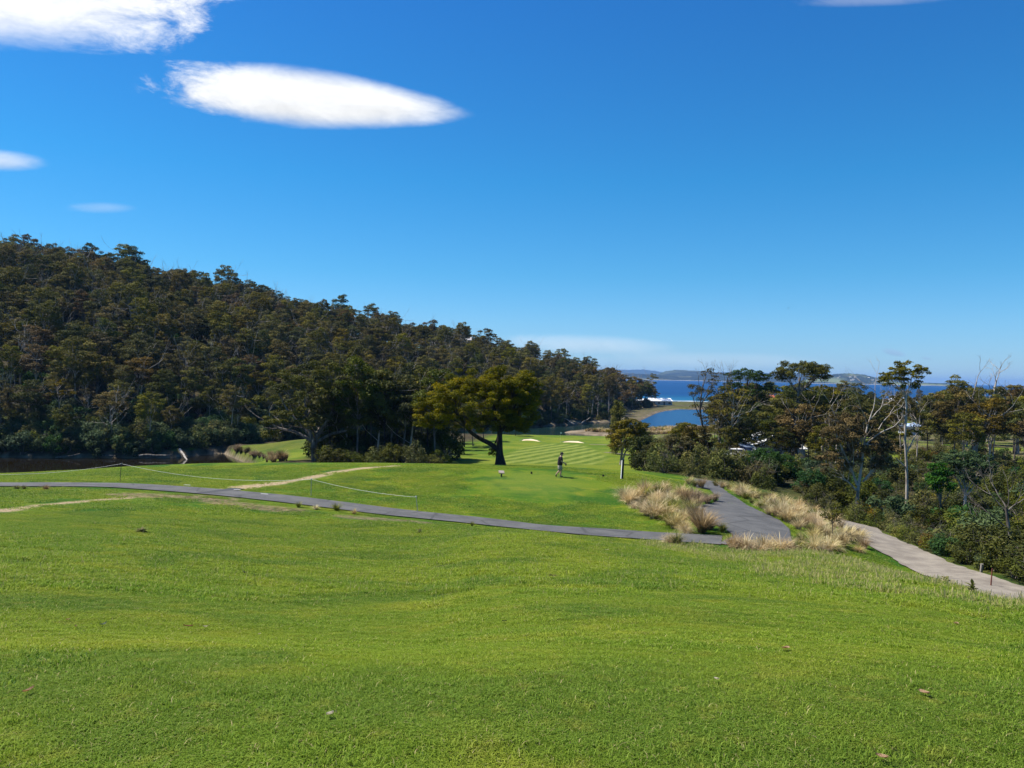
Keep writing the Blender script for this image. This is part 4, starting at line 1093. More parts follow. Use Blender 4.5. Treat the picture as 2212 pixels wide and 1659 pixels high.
spec_tree('bare grey shrub', 'leafless grey twiggy tree leaning beside the gravel track', 69, 2190, 37.5, [], [([(2190, 1222), (2184, 1180), (2176, 1135), (2170, 1096)], 5, 2.4)], LG, BG, 10, .1, nm='bare_tree',
          bareb=[(2170, 1096, -.2, 1, 44, 1.8, 4), (2172, 1105, -.9, .7, 46, 1.6, 4), (2172, 1105, .8, .8, 44, 1.6, 4), (2178, 1140, -.9, .6, 50, 1.5, 4), (2182, 1165, -1, .35, 48, 1.2, 3), (2170, 1100, .3, .9, 40, 1.3, 4)])
spec_tree('bright wattle', 'bright green bushy wattle clump beyond the turning area', 70, 1650, 76,
          [(1655, 1008, 62, 34, 50, 9, 15), (1625, 1020, 44, 26, 22, 9, 14), (1690, 1015, 36, 28, 16, 9, 14), (1655, 985, 32, 18, 12, 8, 12)], [([(1652, 1055), (1650, 1030), (1648, 1005)], 1.8, .8), ([(1656, 1055), (1672, 1030), (1685, 1010)], 1.6, .7), ([(1648, 1055), (1630, 1035), (1618, 1015)], 1.6, .7)],
          LN, BG, 1000, .09, K=10, lo=.15, flat=.6, nm='wattle_bush', cat='shrub')
spec_tree('blue wattle tall', 'blue green feathery wattle with pale trunk above the track', 71, 2082, 60,
          [(2085, 995, 48, 24, 26, 8, 13), (2050, 1000, 26, 22, 12, 8, 12), (2120, 1010, 26, 20, 10, 8, 12), (2080, 1030, 40, 22, 14, 7, 11)], [([(2082, 1105), (2083, 1060), (2078, 1030), (2082, 1000)], 3.2, 1.2)], LB, BP, 1300, .085, K=10, lo=.35, flat=.65, nm='wattle_tree')
spec_tree('blue wattle low', 'round bright blue green wattle left of the feathery one', 72, 2030, 56,
          [(2030, 1040, 28, 28, 26, 7, 12), (2022, 1010, 16, 16, 8, 6, 10)], [([(2032, 1120), (2030, 1085), (2028, 1050)], 2.0, .9)], LN, BG, 1300, .085, K=7, lo=.3, flat=.7, nm='wattle_tree')
spec_tree('sapling', 'thin young tree rising from the tussocks beside the gravel track', 73, 1797, 41, [(1797, 1110, 20, 24, 12, 7, 11)], [([(1797, 1182), (1798, 1150), (1796, 1105)], 1.3, .6)], LG, BG, 1500, .06, K=5, lo=.45, flat=.8, nm='sapling')

for x, Y, k, s_ in ((1636, 104, 'olive', .5), (1684, 100, 'dark', .45), (1705, 104, 'olive', .5), (1590, 108, 'dark', .5), (1745, 102, 'rusty', .5), (1780, 95, 'olive', .55), (1570, 96, 'olive', .45)):
    KINDS[k][1].put(place(x, Y) - Vector((0, 0, .2)), f'small {LOOK[k]} screening the gabled house in the valley', 'small gums before the gabled house', x, s_)
for x, Y, k, s_, lab in ((1378, 372, 'dark', .85, 'dark gum at the lagoon point, first of the outermost hill trees'), (1394, 384, 'dark', .9, 'dark spreading gum at the lagoon point beside the white shed'), (1408, 388, 'olive', .75, 'olive gum leaning out in front of the white beach shed'), (1386, 392, 'olive', .8, 'olive gum behind the dark gums of the lagoon point')):
    KINDS[k][1].put(place(x, Y) - Vector((0, 0, .2)), lab, None, x, (s_ * 1.25, s_ * 1.25, s_))
# distant trees across the valley floor
g = np.random.default_rng(77); used = []; far_ = []
HOUSES = [(1424, 410), (1660, 119), (1797, 246), (1655, 455), (1692, 462), (1948, 372), (1848, 380), (1986, 300), (2183, 262), (1966, 192)]
hp = [place(*h_)[:2] for h_ in HOUSES]
n_ = 0
for _ in range(4000):
    if n_ >= 190: break
    Y = math.exp(g.uniform(math.log(100), math.log(475))); u = g.uniform(.19, .72)
    if Y > 140 and u < .262 - (.02 if Y > 390 else 0): continue
    if Y > 385 and g.uniform() < .5: continue
    X = u * Y
    if 236 < Y < 392 and X < 116: continue
    if CX + FOC * u < 1505 + (40 if Y < 236 else 0): continue
    if Y > 480 + .1 * X: continue
    if any((X - a)**2 + (Y - b)**2 < (2.0 + .022 * Y)**2 for a, b in used): continue
    xs = CX + FOC * u
    if any(abs(xs - hx) < (12 if hy > 200 else 20) and Y < hy + 4 and Y > hy - (90 if hy > 200 else 8) for hx, hy in HOUSES): continue
    used.append((X, Y)); n_ += 1
    k = g.choice(['olive', 'dark', 'rusty', 'sparse', 'dark', 'olive']); pr = KINDS[k][g.integers(len(KINDS[k]))]
    wh = 'behind the valley gums' if Y < 170 else 'among the valley houses' if Y < 330 else 'before the beach'
    sd_ = 'left of the umbrella gum' if xs < 1700 else 'between umbrella gum and slender gum' if xs < 1960 else 'right of the slender gum'
    s_ = g.uniform(.55, .95)
    if 1860 < xs < 2060: s_ *= .8
    if n_ % 5 < 2 and n_ < 190: pr.put((X, Y, gz(X, Y) - .2), f'{LOOK[k]} {wh} {sd_}', 'trees across the valley', g.uniform(0, 6), (s_ * 1.1, s_ * 1.1, s_))
    else: far_.append((X, Y, gz(X, Y) - .2, g.uniform(0, 6), s_, protos.index((k, KINDS[k].index(pr)))))
scatter('valley_wood', bpy.data.collections['hill wood'], [f[:3] for f in far_], [(0, 0, f[3]) for f in far_], [f[4] for f in far_], [f[5] for f in far_])
P = []
while len(P) < 420:
    Y = math.exp(g.uniform(math.log(70), math.log(300))); X = Y * g.uniform(.17, .78)
    if (236 < Y and X < 118) or (Y > 180 and X < 50): continue
    if X < 14 + .1 * (Y - 66): continue
    xs = CX + FOC * X / Y
    if any(abs(xs - hx) < 30 and hy - 30 < Y < hy + 3 for hx, hy in HOUSES): continue
    P.append((X, Y, gz(X, Y) - .2))
scatter('valley_undergrowth', bpy.data.collections['undergrowth'], P, [(0, 0, g.uniform(0, 6)) for p in P], [g.uniform(.5, 1.15) for p in P], g.choice([0, 1, 0, 3, 4, 1, 6], len(P)))
# bushes of the slope and the valley edge
taken = []; nb = 0
def bush_ok(X, Y):
    if line_d(np.array([X]), np.array([Y]), TRACK)[0] < 2.6: return False
    if poly_sd(np.array([X]), np.array([Y]), JUNC)[0] < 1.5 or line_d(np.array([X]), np.array([Y]), JBEH)[0] < 2.6: return False
    return True
_tr = resample(TRACK, 1.25)
for i_, (tx_, ty_) in enumerate(_tr):
    if ty_ < 28: continue
    for off, s0 in ((2.5, .42), (3.9, .72 if ty_ < 40 else .5)):
        X, Y = tx_ + off + g.uniform(-.3, .3), ty_ + g.uniform(-.5, .5)
        k = g.choice(['olive', 'brown', 'olive', 'green', 'dark']); pr = SH[k][g.integers(len(SH[k]))]; s_ = s0 * g.uniform(.75, 1.25)
        pr.put((X, Y, gz(X, Y) - .1), f'{k if k != "brown" else "brownish"} bush along the outer edge of the gravel track', 'bushes of the valley slope', g.uniform(0, 6), (s_ * 1.15, s_ * 1.15, s_)); taken.append((X, Y))
for X, Y, s_ in ((22.5, 53, .45), (24, 53.5, .5), (25.3, 53, .5), (23, 55, .6), (25, 55.5, .6), (21.5, 55, .5), (26.5, 54, .55)):
    SH['olive'][0].put((X, Y, gz(X, Y) - .1), 'olive bush across the far end of the gravel track', 'bushes at the end of the gravel track', g.uniform(0, 6), s_); taken.append((X, Y))
for _ in range(6000):
    if nb >= 150: break
    Y = g.uniform(33, 98); u = g.uniform(.16, .78); X = u * Y; xs = CX + FOC * u
    tx = np.interp(Y, [t_[1] for t_ in TRACK], [t_[0] for t_ in TRACK])
    if Y < 66:
        if X < tx + 2.3 and not (Y > 56 and X > 13 + .42 * (Y - 40)): continue
    elif X < 12 + .10 * (Y - 66): continue
    if not bush_ok(X, Y): continue
    if any((X - a)**2 + (Y - b)**2 < 1.45**2 for a, b in taken): continue
    if Y < 62 and (abs(xs - 1851) < 30 or abs(xs - 1957) < 16): continue
    taken.append((X, Y)); nb += 1
    k = g.choice(['olive', 'olive', 'brown', 'green', 'dark', 'dark']); pr = SH[k][g.integers(len(SH[k]))]
    s_ = g.uniform(.6, 1.15) * (.8 if Y > 66 and xs < 1560 else 1)
    if X - tx < 4.2 and Y < 60: continue
    wh = 'along the outer edge of the gravel track' if Y < 52 else 'on the slope below the turning area' if xs < 1800 else 'on the valley slope behind the gravel track' if Y < 75 else 'at the valley foot under the gums'
    pr.put((X, Y, gz(X, Y) - .12), f'{k if k != "brown" else "brownish"} bush {wh}', 'bushes of the valley slope', g.uniform(0, 6), (s_ * g.uniform(.9, 1.2), s_ * g.uniform(.9, 1.2), s_))

# ------------------------------------------------------------------ tussocks
def tussock(name, seed, n, L, spread, wdt, mat, sag=1.0):
    g = np.random.default_rng(seed); V = []; Q = []; T = []
    for i in range(n):
        a = g.uniform(0, 2 * PI); k = g.uniform(0, 1)**.6; l = L * g.uniform(.65, 1.15)
        b = np.array([math.cos(a), math.sin(a), 0]) * g.uniform(0, .14) ; d = np.array([math.cos(a + g.normal(0, .3)), math.sin(a + g.normal(0, .3)), 0])
        s = np.array([-d[1], d[0], 0]) * wdt * g.uniform(.6, 1.3)
        th = k * spread; pts = []; p = b.copy(); el = PI / 2 - th * .45
        for j in range(5):
            pts.append(p.copy()); el -= sag * (.12 + .32 * k) * (j > 0) * g.uniform(.7, 1.3)
            p = p + (d * math.cos(el) + np.array([0, 0, math.sin(el)])) * l / 4
        i0 = len(V); t = g.uniform(0, 1)
        for j, q in enumerate(pts):
            f = (1, .95, .8, .55, .15)[j]; V += [q - s * f, q + s * f]; T += [t, t]
        Q += [(i0 + 2*j, i0 + 2*j + 1, i0 + 2*j + 3, i0 + 2*j + 2) for j in range(4)]
    return np_mesh(name, np.array(V), np.array(Q), mat, dict(tint=T))
MS = leafmat('straw blonde', (.33, .245, .115), (.58, .465, .25), (.70, .60, .37), .25, .25)
MRD = leafmat('straw reddish', (.16, .115, .065), (.34, .245, .14), (.48, .38, .24), .25, .2)
MGN = leafmat('tussock green', (.065, .095, .012), (.22, .21, .05), (.42, .34, .12), .25, .2)
MDK = leafmat('reed dark', (.055, .045, .02), (.13, .10, .05), None, .2, .2)
TS = {
    'blonde': [tussock('blonde tussock a', 1, 330, 1.05, 1.5, .011, MS), tussock('blonde tussock b', 2, 300, .95, 1.8, .011, MS, 1.25), tussock('blonde tussock c', 3, 280, 1.15, 1.2, .011, MS, .9)],
    'reddish': [tussock('reddish tussock', 4, 340, 1.2, 1.0, .011, MRD, .7), tussock('reddish tussock b', 5, 300, 1.0, 1.4, .011, MRD)],
    'green': [tussock('green tussock', 6, 300, .95, 1.1, .011, MGN, .8)],
    'dark': [tussock('dark reed', 7, 200, 1.1, .7, .012, MDK, .5)],
}
g = np.random.default_rng(88)
def put_tussock(kind, x, y, s, label, group):
    ms = TS[kind]; o = link('grass_tussock', ms[g.integers(len(ms))], None, (x, y, gz(x, y) - .03))
    o.rotation_euler = (g.normal(0, .08), g.normal(0, .08), g.uniform(0, 6.28)); o.scale = (s * g.uniform(.85, 1.2), s * g.uniform(.85, 1.2), s)
    tag(o, label, 'grass tussock', group); return o
BANK = H2([(1338, 1088), (1345, 1070), (1385, 1058), (1412, 1056), (1455, 1068), (1500, 1070), (1556, 1086), (1545, 1090), (1496, 1098), (1508, 1112), (1528, 1132), (1556, 1150), (1520, 1155), (1480, 1155), (1440, 1135), (1395, 1115)])
RSTRIP = H2([(1568, 1058), (1600, 1074), (1640, 1100), (1690, 1126), (1712, 1146), (1716, 1176), (1740, 1196), (1800, 1200), (1850, 1196), (1880, 1186), (1862, 1160), (1820, 1142), (1760, 1120), (1690, 1090), (1620, 1066)])
def in_poly(P, n, mind, tries=4000):
    P = np.array(P); lo, hi = P.min(0), P.max(0); out = []
    for _ in range(tries):
        x, y = g.uniform(lo, hi)
        if poly_sd(np.array([x]), np.array([y]), P)[0] > -.1: continue
        if any((x - a)**2 + (y - b)**2 < mind * mind for a, b in out): continue
        out.append((x, y))
        if len(out) >= n: break
    return out
for x, y in in_poly(BANK, 62, .74):
    xs = project((x, y, gz(x, y)))[0]; k = g.choice(['blonde', 'blonde', 'green']) if xs < 1450 else g.choice(['blonde', 'reddish', 'reddish']) if y > 46 else g.choice(['blonde', 'blonde', 'green', 'reddish'])
    put_tussock(k, x, y, g.uniform(.5, 1.1), f'{k} tussock on the grassy bank between tee and turning area', 'tussocks on the bank beside the tee')
for x, y in in_poly(RSTRIP, 70, .72):
    k = g.choice(['blonde', 'green', 'green', 'blonde', 'reddish'])
    put_tussock(k, x, y, g.uniform(.45, .95), f'{k} tussock in the strip between turning area and gravel track', 'tussocks beside the turning area')
for x, Y, k, s in ((1500, 57, 'green', .7), (1516, 56.5, 'reddish', .75), (1488, 58, 'blonde', .7), (1560, 60, 'blonde', .7), (1575, 61, 'green', .8), (1590, 59, 'blonde', .8), (1546, 63, 'green', .8)):
    p = place(x, Y); put_tussock(k, p.x, p.y, s, f'{k} tussock where the path dips out of sight', 'tussocks at the far end of the turning area')
for x, Y in in_poly([(17.2, 40), (19.0, 42), (21.6, 50), (22, 56), (18, 56), (15, 46)], 26, .8):
    put_tussock(g.choice(['blonde', 'green', 'blonde']), x, Y, g.uniform(.6, .95), 'tussock at the inner edge of the gravel track', 'tussocks along the gravel track')
for x, Y, k, s in ((1580, 32.6, 'blonde', .7), (1598, 32.0, 'reddish', .8), (1612, 31.5, 'blonde', .95), (1632, 31.8, 'blonde', .85), (1650, 31.2, 'blonde', .75), (1668, 31.6, 'blonde', .7), (1686, 32.0, 'blonde', .95), (1702, 32.4, 'blonde', .75), (1622, 30.4, 'reddish', .55), (1640, 30.0, 'blonde', .5), (1720, 33, 'green', .7)):
    p = place(x, Y); put_tussock(k, p.x, p.y, s, f'{k} tussock at the near edge of the turning area', 'tussocks at the near edge of the turning area')
for x, Y, k, s, lab in ((1448, 33.6, 'blonde', .6, 'pale tussock overhanging the cart path, beside a darker one'), (1462, 33.2, 'green', .75, 'dark green tussock overhanging the cart path'), (1562, 37.5, 'green', .6, 'green tussock at the grass tip by the path junction'),
                        (98, 41.0, 'reddish', .34, 'small brown tuft at the near edge of the cart path, by itself'), (36, 40.5, 'green', .3, 'small green tuft in a pair by the cart path'), (52, 40.6, 'green', .3, 'small yellowish tuft in a pair by the cart path'),
                        (727, 39.2, 'green', .5, 'yellow green tuft leaning over the cart path edge'), (645, 39.3, 'green', .4, 'low green tuft below the cart path, next to a bare soil patch'), (682, 39.0, 'blonde', .32, 'thin straw tuft below the cart path'),
                        (765, 38.2, 'blonde', .3, 'small straw tuft below the cart path near the yellow green one'), (1020, 36.6, 'green', .3, 'low green tuft where the lip hides the cart path')):
    p = place(x, Y); put_tussock(k, p.x, p.y, s, lab, None)
for o in [o for o in COL.objects if o.name.startswith('grass_tussock') and o.get('group') is None and 'group' in o]: del o['group']
for i in range(28):
    p = hit(508 + i * 4.0 + g.uniform(-9, 9), 976 + i * 1.06 + g.uniform(-7, 3), 95); put_tussock(g.choice(['dark', 'dark', 'reddish']), p.x, p.y, g.uniform(.7, 1.55), 'dark brown reed clump on the edge of the grassy spit', 'reeds on the spit by the pond')
# marsh grass, far tufts: uncountable
coll = source_collection('marsh tufts', [(TS['blonde'][0],), (TS['blonde'][1],), (TS['green'][0],), (TS['reddish'][1],)])
ISL = [[(18.5, 205), (24, 203), (34, 199), (44, 198), (44, 202), (34, 204), (26, 208)], [(27, 217), (33, 216), (40, 218), (46, 226), (60, 234), (80, 235), (92, 240), (92, 215), (70, 200), (48, 206), (40, 212)]]
P = []
for pl, n in zip(ISL, (170, 700)):
    P += [(x, y, max(gz(x, y), .1)) for x, y in in_poly(pl, n, .35, 20000)]
scatter('marsh_grass', coll, P, np.stack([np.zeros(len(P)), np.zeros(len(P)), g.uniform(0, 6, len(P))], 1), g.uniform(.8, 1.35, len(P)), g.choice([0, 1, 1, 2, 3], len(P)))
# ------------------------------------------------------------------ lawn grass: uncountable blades
gmat, nt, b = new_mat('grass blades')
t = attr_(nt, 'tint'); c = lawn_(nt)
c = mix_(nt, ss_(nt, t, 0, .9), mix_(nt, .5, c, (.022, .065, .002)), mix_(nt, .32, c, (.40, .45, .07)))
br = N_(nt, 'ShaderNodeVectorMath', operation='SCALE'); L_(nt, c, br.inputs[0]); br.inputs['Scale'].default_value = 1.48; c = br.outputs[0]
c = mix_(nt, ss_(nt, t, .925, .95), c, (.46, .40, .17))
L_(nt, c, b.inputs['Base Color']); b.inputs['Roughness'].default_value = .6; b.inputs['Specular IOR Level'].default_value = .12
tr = N_(nt, 'ShaderNodeBsdfTranslucent'); L_(nt, c, tr.inputs['Color'])
mx = N_(nt, 'ShaderNodeMixShader'); mx.inputs[0].default_value = .4
L_(nt, b.outputs[0], mx.inputs[1]); L_(nt, tr.outputs[0], mx.inputs[2]); L_(nt, mx.outputs[0], nt.nodes['Material Output'].inputs['Surface'])

def turf_patch(name, seed, size, n, h0, h1, wd, lean, seeds=0, comb=0.0, dry=.035, lo=0.0):
    g = np.random.default_rng(seed)
    def blades(n, h0, h1, wd, lean, tint, tipw=.12):
        p = g.normal(0, size * .36, (n, 2)); p = np.clip(p, -size, size)
        cl = g.uniform(-size * .7, size * .7, (max(4, n // 30), 2)); k = g.integers(0, len(cl), n); mix = g.uniform(0, 1, n) < .4
        p[mix] = cl[k[mix]] + g.normal(0, .018 + size * .01, (mix.sum(), 2))
        a = g.uniform(0, 2 * PI, n); d = np.stack([np.cos(a) + comb, np.sin(a)], 1); d /= np.linalg.norm(d, axis=1)[:, None]
        h = g.uniform(h0, h1, n) * (1 + .35 * np.sin(p[:, 0] * 9 / size + seed) * np.sin(p[:, 1] * 7 / size)); l = np.abs(g.normal(lean, lean * .5, n)) * h
        s = np.stack([-d[:, 1], d[:, 0]], 1) * (wd * g.uniform(.6, 1.3, n))[:, None]
        V = np.zeros((n, 6, 3))
        for j, (f, zf, lf) in enumerate(((1, 0, 0), (.85, .62, .35), (tipw, 1.0, 1.0))):
            c = p + d * (l * lf)[:, None]
            V[:, 2*j, :2] = c - s * f; V[:, 2*j+1, :2] = c + s * f
            V[:, 2*j, 2] = V[:, 2*j+1, 2] = h * zf * (1 - .25 * lf * np.clip(lean, 0, 1)) - .006 * (j == 0)
        i = np.arange(n)[:, None] * 6
        Q = np.concatenate([i + np.array([0, 1, 3, 2]), i + np.array([2, 3, 5, 4])], 0)
        return V.reshape(-1, 3), Q, np.repeat(tint(n), 6)
    parts = [blades(n, h0, h1, wd, lean, lambda m: np.where(g.uniform(0, 1, m) < dry, .97, g.uniform(lo, .9, m)))]
    if seeds: parts.append(blades(seeds, h1 * 1.05, h1 * 1.7, wd * .9, .25, lambda m: np.where(g.uniform(0, 1, m) < .55, .97, .6), .7))
    off = 0; Vs, Qs, Ts = [], [], []
    for V, Q, T in parts: Vs.append(V); Qs.append(Q + off); Ts.append(T); off += len(V)
    return np_mesh(name, np.concatenate(Vs), np.concatenate(Qs), gmat, dict(tint=np.concatenate(Ts)))
turf_kinds = [turf_patch('mown turf a', 1, .58, 8600, .008, .020, .0019, 1.3, 0, .5, .03, .32), turf_patch('mown turf b', 2, .58, 8600, .008, .022, .0019, 1.4, 0, .4, .03, .32),
              turf_patch('lawn a', 3, .75, 6600, .014, .032, .0027, 1.3), turf_patch('lawn b', 4, .75, 6400, .014, .036, .0028, 1.2),
              turf_patch('rough a', 5, .95, 4200, .028, .068, .0046, 1.1, 12), turf_patch('rough b', 6, .95, 4200, .028, .078, .0046, 1.0, 30),
              turf_patch('far lawn a', 7, 1.6, 3000, .02, .045, .011, 1.2), turf_patch('far lawn b', 8, 1.6, 2800, .02, .05, .011, 1.1),
              turf_patch('dry rough', 9, .9, 2600, .04, .12, .0055, .75, 120, 0, .30)]
coll = source_collection('turf', [(m,) for m in turf_kinds])
g = np.random.default_rng(99)
P, Rt, S, I = [], [], [], []
def turf(x, y, kind, s):
    nrm = normal(x, y)
    e = (nrm.to_track_quat('Z', 'Y').to_matrix() @ Matrix.Rotation(g.uniform(0, 6.28) if kind > 1 else g.normal(.5, .35), 3, 'Z')).to_euler()
    P.append((x, y, gz(x, y))); Rt.append(tuple(e)); S.append(s); I.append(kind)
def ring(r0, r1, step):
    for y in np.arange(0, r1, step):
        for x in np.arange(-r1, r1, step):
            X, Y = x + g.uniform(-.5, .5) * step, y + g.uniform(-.5, .5) * step; r = math.hypot(X, Y)
            if r0 <= r < r1 and abs(X) < .78 * Y + 1.2: yield X, Y, r
for X, Y, r in ring(2.0, 12.5, .40): turf(X, Y, int(g.integers(0, 2)) if g.uniform() > sstep(4.5, 12.5, r) else int(g.integers(2, 4)), g.uniform(.8, 1.15))
_tp = np.array(TRACK)
def road_near(X, Y, m=1.5):
    a = np.array([X]), np.array([Y])
    return line_d(*a, PATH)[0] < m + .15 or poly_sd(*a, JUNC)[0] < .25 or line_d(*a, TRACK)[0] < m + .2 or line_d(*a, JBEH)[0] < m
for X, Y, r in ring(11.6, 15.5, .62):
    if road_near(X, Y): continue
    turf(X, Y, int(g.integers(2, 4)) if g.uniform() > .55 * sstep(11, 15.5, r) else int(g.integers(4, 6)), g.uniform(.8, 1.2))
for X, Y, r in ring(15.2, 35.5, .88):
    if road_near(X, Y, 1.75): continue
    if min(line_d(np.array([X]), np.array([Y]), w_)[0] for w_ in EDGE[:3] + WORN[1:]) < 1.15: continue
    rough = sstep(-15, -9.5, X - .1 * (Y - 20) + .8 * math.sin(Y)) * sstep(13, 17, r)
    dry = sstep(5.5, 9, X + .12 * (Y - 14)) * sstep(10, 16, r) * (.45 if X < 11 else .8)
    k = 8 if g.uniform() < dry else int(g.integers(4, 6)) if g.uniform() < rough else int(g.integers(2, 4))
    turf(X, Y, k, g.uniform(.85, 1.25))
for X, Y, r in ring(35, 66, 1.55):
    if road_near(X, Y, 2.1) or poly_sd(np.array([X]), np.array([Y]), BANK)[0] < .3: continue
    if min(line_d(np.array([X]), np.array([Y]), w_)[0] for w_ in WORN + EDGE[:3]) < 1.15 and g.uniform() < .93: continue
    if ((X - 1.6) / 5.2)**2 + ((Y - 54) / 8)**2 < g.uniform(1.0, 1.5): continue
    tx = np.interp(Y, _tp[:, 1], _tp[:, 0])
    if X > tx + 4: continue
    turf(X, Y, int(g.integers(6, 8)), g.uniform(.8, 1.2) if not ((X - 1.6) / 4.5)**2 + ((Y - 54) / 7)**2 < 1 else .5)
# fringe of longer grass along both edges of the cart path
for C in resample(PATH, .55):
    for sd_ in (-1, 1):
        x, y = C[0] + g.normal(0, .15), C[1] + sd_ * (1.95 + g.uniform(0, .35))
        if y < 30 or abs(x) > .8 * y or road_near(x, y, 1.25): continue
        if g.uniform() < .75: turf(x, y, int(g.choice([2, 3, 4])), g.uniform(.45, .75))
scatter('grass', coll, P, Rt, S, I)
print('turf patches', len(P))

# ------------------------------------------------------------------ fallen leaves and litter on the lawn
def leaf_mesh(name, L, W, curl, mat):
    bm = bmesh.new(); n = 9; top = []
    for i in range(n):
        f = i / (n - 1); wv = W * math.sin(PI * min(1, f * 1.02 + .01))**.8 + .001; x = (f - .5) * L; z = curl * (4 * (f - .5)**2) * L
        top.append([bm.verts.new((x, -wv, z + .006)), bm.verts.new((x, 0, z)), bm.verts.new((x, wv, z + .008))])
    for a_, b_ in zip(top[:-1], top[1:]):
        for j in (0, 1): bm.faces.new((a_[j], b_[j], b_[j+1], a_[j+1]))
    bmesh.ops.solidify(bm, geom=bm.faces[:], thickness=.0015)
    bmesh.ops.recalc_face_normals(bm, faces=bm.faces)
    me = bpy.data.meshes.new(name); bm.to_mesh(me); bm.free(); me.materials.append(mat); return me
LMAT = {'tan': simple('dead leaf tan', (.50, .34, .20), .7, (.36, .22, .12), 30), 'red': simple('dead leaf red', (.30, .07, .045), .6, (.18, .05, .035), 30), 'grey': simple('dead leaf grey', (.20, .24, .17), .6, (.12, .15, .10), 30),
        'pale': simple('dead leaf pale', (.72, .66, .50), .7, (.55, .48, .34), 30), 'dark': simple('dead leaf dark', (.05, .045, .035), .7, (.03, .028, .02), 30)}
for x, y, L, Wd, k, lab in ((1697, 1411, .10, .032, 'tan', 'large tan leaf lying on the lawn, the biggest of the fallen leaves'), (221, 1357, .19, .014, 'grey', 'long grey green strip leaf on the lawn'), (405, 1360, .10, .012, 'red', 'dull red narrow leaf on the lawn beside a pale chip'),
        (442, 1361, .05, .012, 'pale', 'pale chip on the lawn beside a red leaf'), (145, 1346, .06, .022, 'tan', 'small brown curled leaf on the lawn near the grey strip leaf'), (162, 1361, .06, .012, 'tan', 'thin tan leaf between brown curl and grey strip leaf'),
        (2065, 1353, .12, .03, 'tan', 'tan leaf in the longer grass near the gravel track'), (1997, 1511, .07, .022, 'tan', 'tan leaf alone on the short lawn below the tan leaf in longer grass'), (1311, 1190, .20, .06, 'pale', 'pale scrap in the rough grass below the cart path'),
        (584, 1198, .22, .04, 'dark', 'dark leaf in the rough grass, upper of two'), (528, 1241, .16, .04, 'dark', 'dark leaf in the rough grass, lower of two'), (712, 1559, .045, .012, 'pale', 'tiny pale leaf on the short lawn, all by itself'),
        (559, 1378, .04, .014, 'pale', 'small pale chip on the lawn below the red leaf'), (1548, 1481, .04, .014, 'pale', 'small pale pebble like chip on the lawn left of the large tan leaf'), (1905, 1653, .05, .014, 'tan', 'tan leaf at the very bottom edge of the view'),
        (60, 1507, .10, .012, 'tan', 'thin tan leaf on the mown lawn near its corner'), (1090, 1349, .06, .02, 'dark', 'small dark leaf on the lawn in the middle')):
    p = hit(x, y); nrm = normal(p.x, p.y)
    o = link('fallen_leaf', leaf_mesh('fallen leaf', L, Wd, .10, LMAT[k]), None, p + nrm * .035)
    o.rotation_euler = (nrm.to_track_quat('Z', 'Y').to_matrix() @ Matrix.Rotation(x * 1.7, 3, 'Z')).to_euler()
    tag(o, lab, 'leaf')

def weed(name, seed, n, L, Wd, mat, up):
    g = np.random.default_rng(seed); V = []; Q = []; T = []
    for i in range(n):
        a = i * 2.4 + g.normal(0, .2); e = g.uniform(.15, up); l = L * g.uniform(.6, 1.1); d = np.array([math.cos(a), math.sin(a), 0]); sd_ = np.array([-d[1], d[0], 0]); z0 = (i / n) * up * L * .8
        i0 = len(V); t = g.uniform(0, 1)
        for j in range(6):
            f = j / 5; c_ = d * l * f * math.cos(e) + np.array([0, 0, z0 + l * (f * math.sin(e) - .35 * f * f)]); wv = Wd * l * math.sin(PI * min(.97, f + .06)); V += [c_ - sd_ * wv, c_ + sd_ * wv]; T += [t, t]
        Q += [(i0 + 2*j, i0 + 2*j + 1, i0 + 2*j + 3, i0 + 2*j + 2) for j in range(5)]
    return np_mesh(name, np.array(V), np.array(Q), mat, dict(tint=T))
for x, Y, sd_, n, L, Wd, mt, up, lab in ((306, 23.5, 1, 46, .24, .17, LY, .7, 'dark green leafy weed standing up from the rough grass on its own'), (1195, 15.0, 2, 18, .16, .16, LY, .5, 'small green weed in the rough grass below the cart path'),
                                   (2042, 21.6, 3, 44, .26, .18, LY, 1.3, 'leafy olive sapling at the lip of the rough beside the gravel track'), (2100, 19.4, 4, 34, .24, .17, LY, 1.4, 'darker leafy sapling at the lip nearest the gravel track'),
                                   (905, 31.0, 5, 26, .26, .09, LY, .8, 'spiky green weed by the cart path just below the rope end')):
    p = place(x, Y); tag(link('leafy_weed', weed('leafy weed', sd_, n, L, Wd, mt, up), None, p), lab, 'weed')
# ------------------------------------------------------------------ tee furniture
black = simple('black plastic', (.012, .012, .012), .45); timber = simple('weathered board', (.28, .24, .17), .7, (.20, .165, .12), 14)
for (x, y), lab in (((1148, 1023.5), 'black tee marker beside the sloping board'), ((1303, 1030), 'black tee marker near the post with a white coloured sunlit side')):
    p = hit(x, y); r = thing('tee_marker', lab, 'tee marker', p, .3)
    MB().box((0, 0, .075), (.115, .115, .15), None, .012).build('marker_block', black, r); MB().cyl((0, 0, .15), (0, 0, .172), .04, .03, 12).build('knob', black, r); MB().cyl((0, 0, -.1), (0, 0, .01), .01, .01, 6).build('spike', black, r)
p = hit(1083, 1029.5); r = thing('tee_sign', 'small tilted timber board on a short post on the tee slope', 'sign', p, R_(8))
MB().box((0, 0, .14), (.10, .10, .32), None, .008).build('post', simple('dark post', (.05, .038, .03), .8), r)
MB().box((0, -.02, .335), (.42, .40, .05), (R_(24), R_(4), 0), .008).build('board', timber, r)
MB().box((0, -.032, .362), (.32, .28, .006), (R_(24), R_(4), 0)).build('plaque', simple('greyed plaque', (.33, .28, .24), .6, (.26, .21, .18), 20), r)
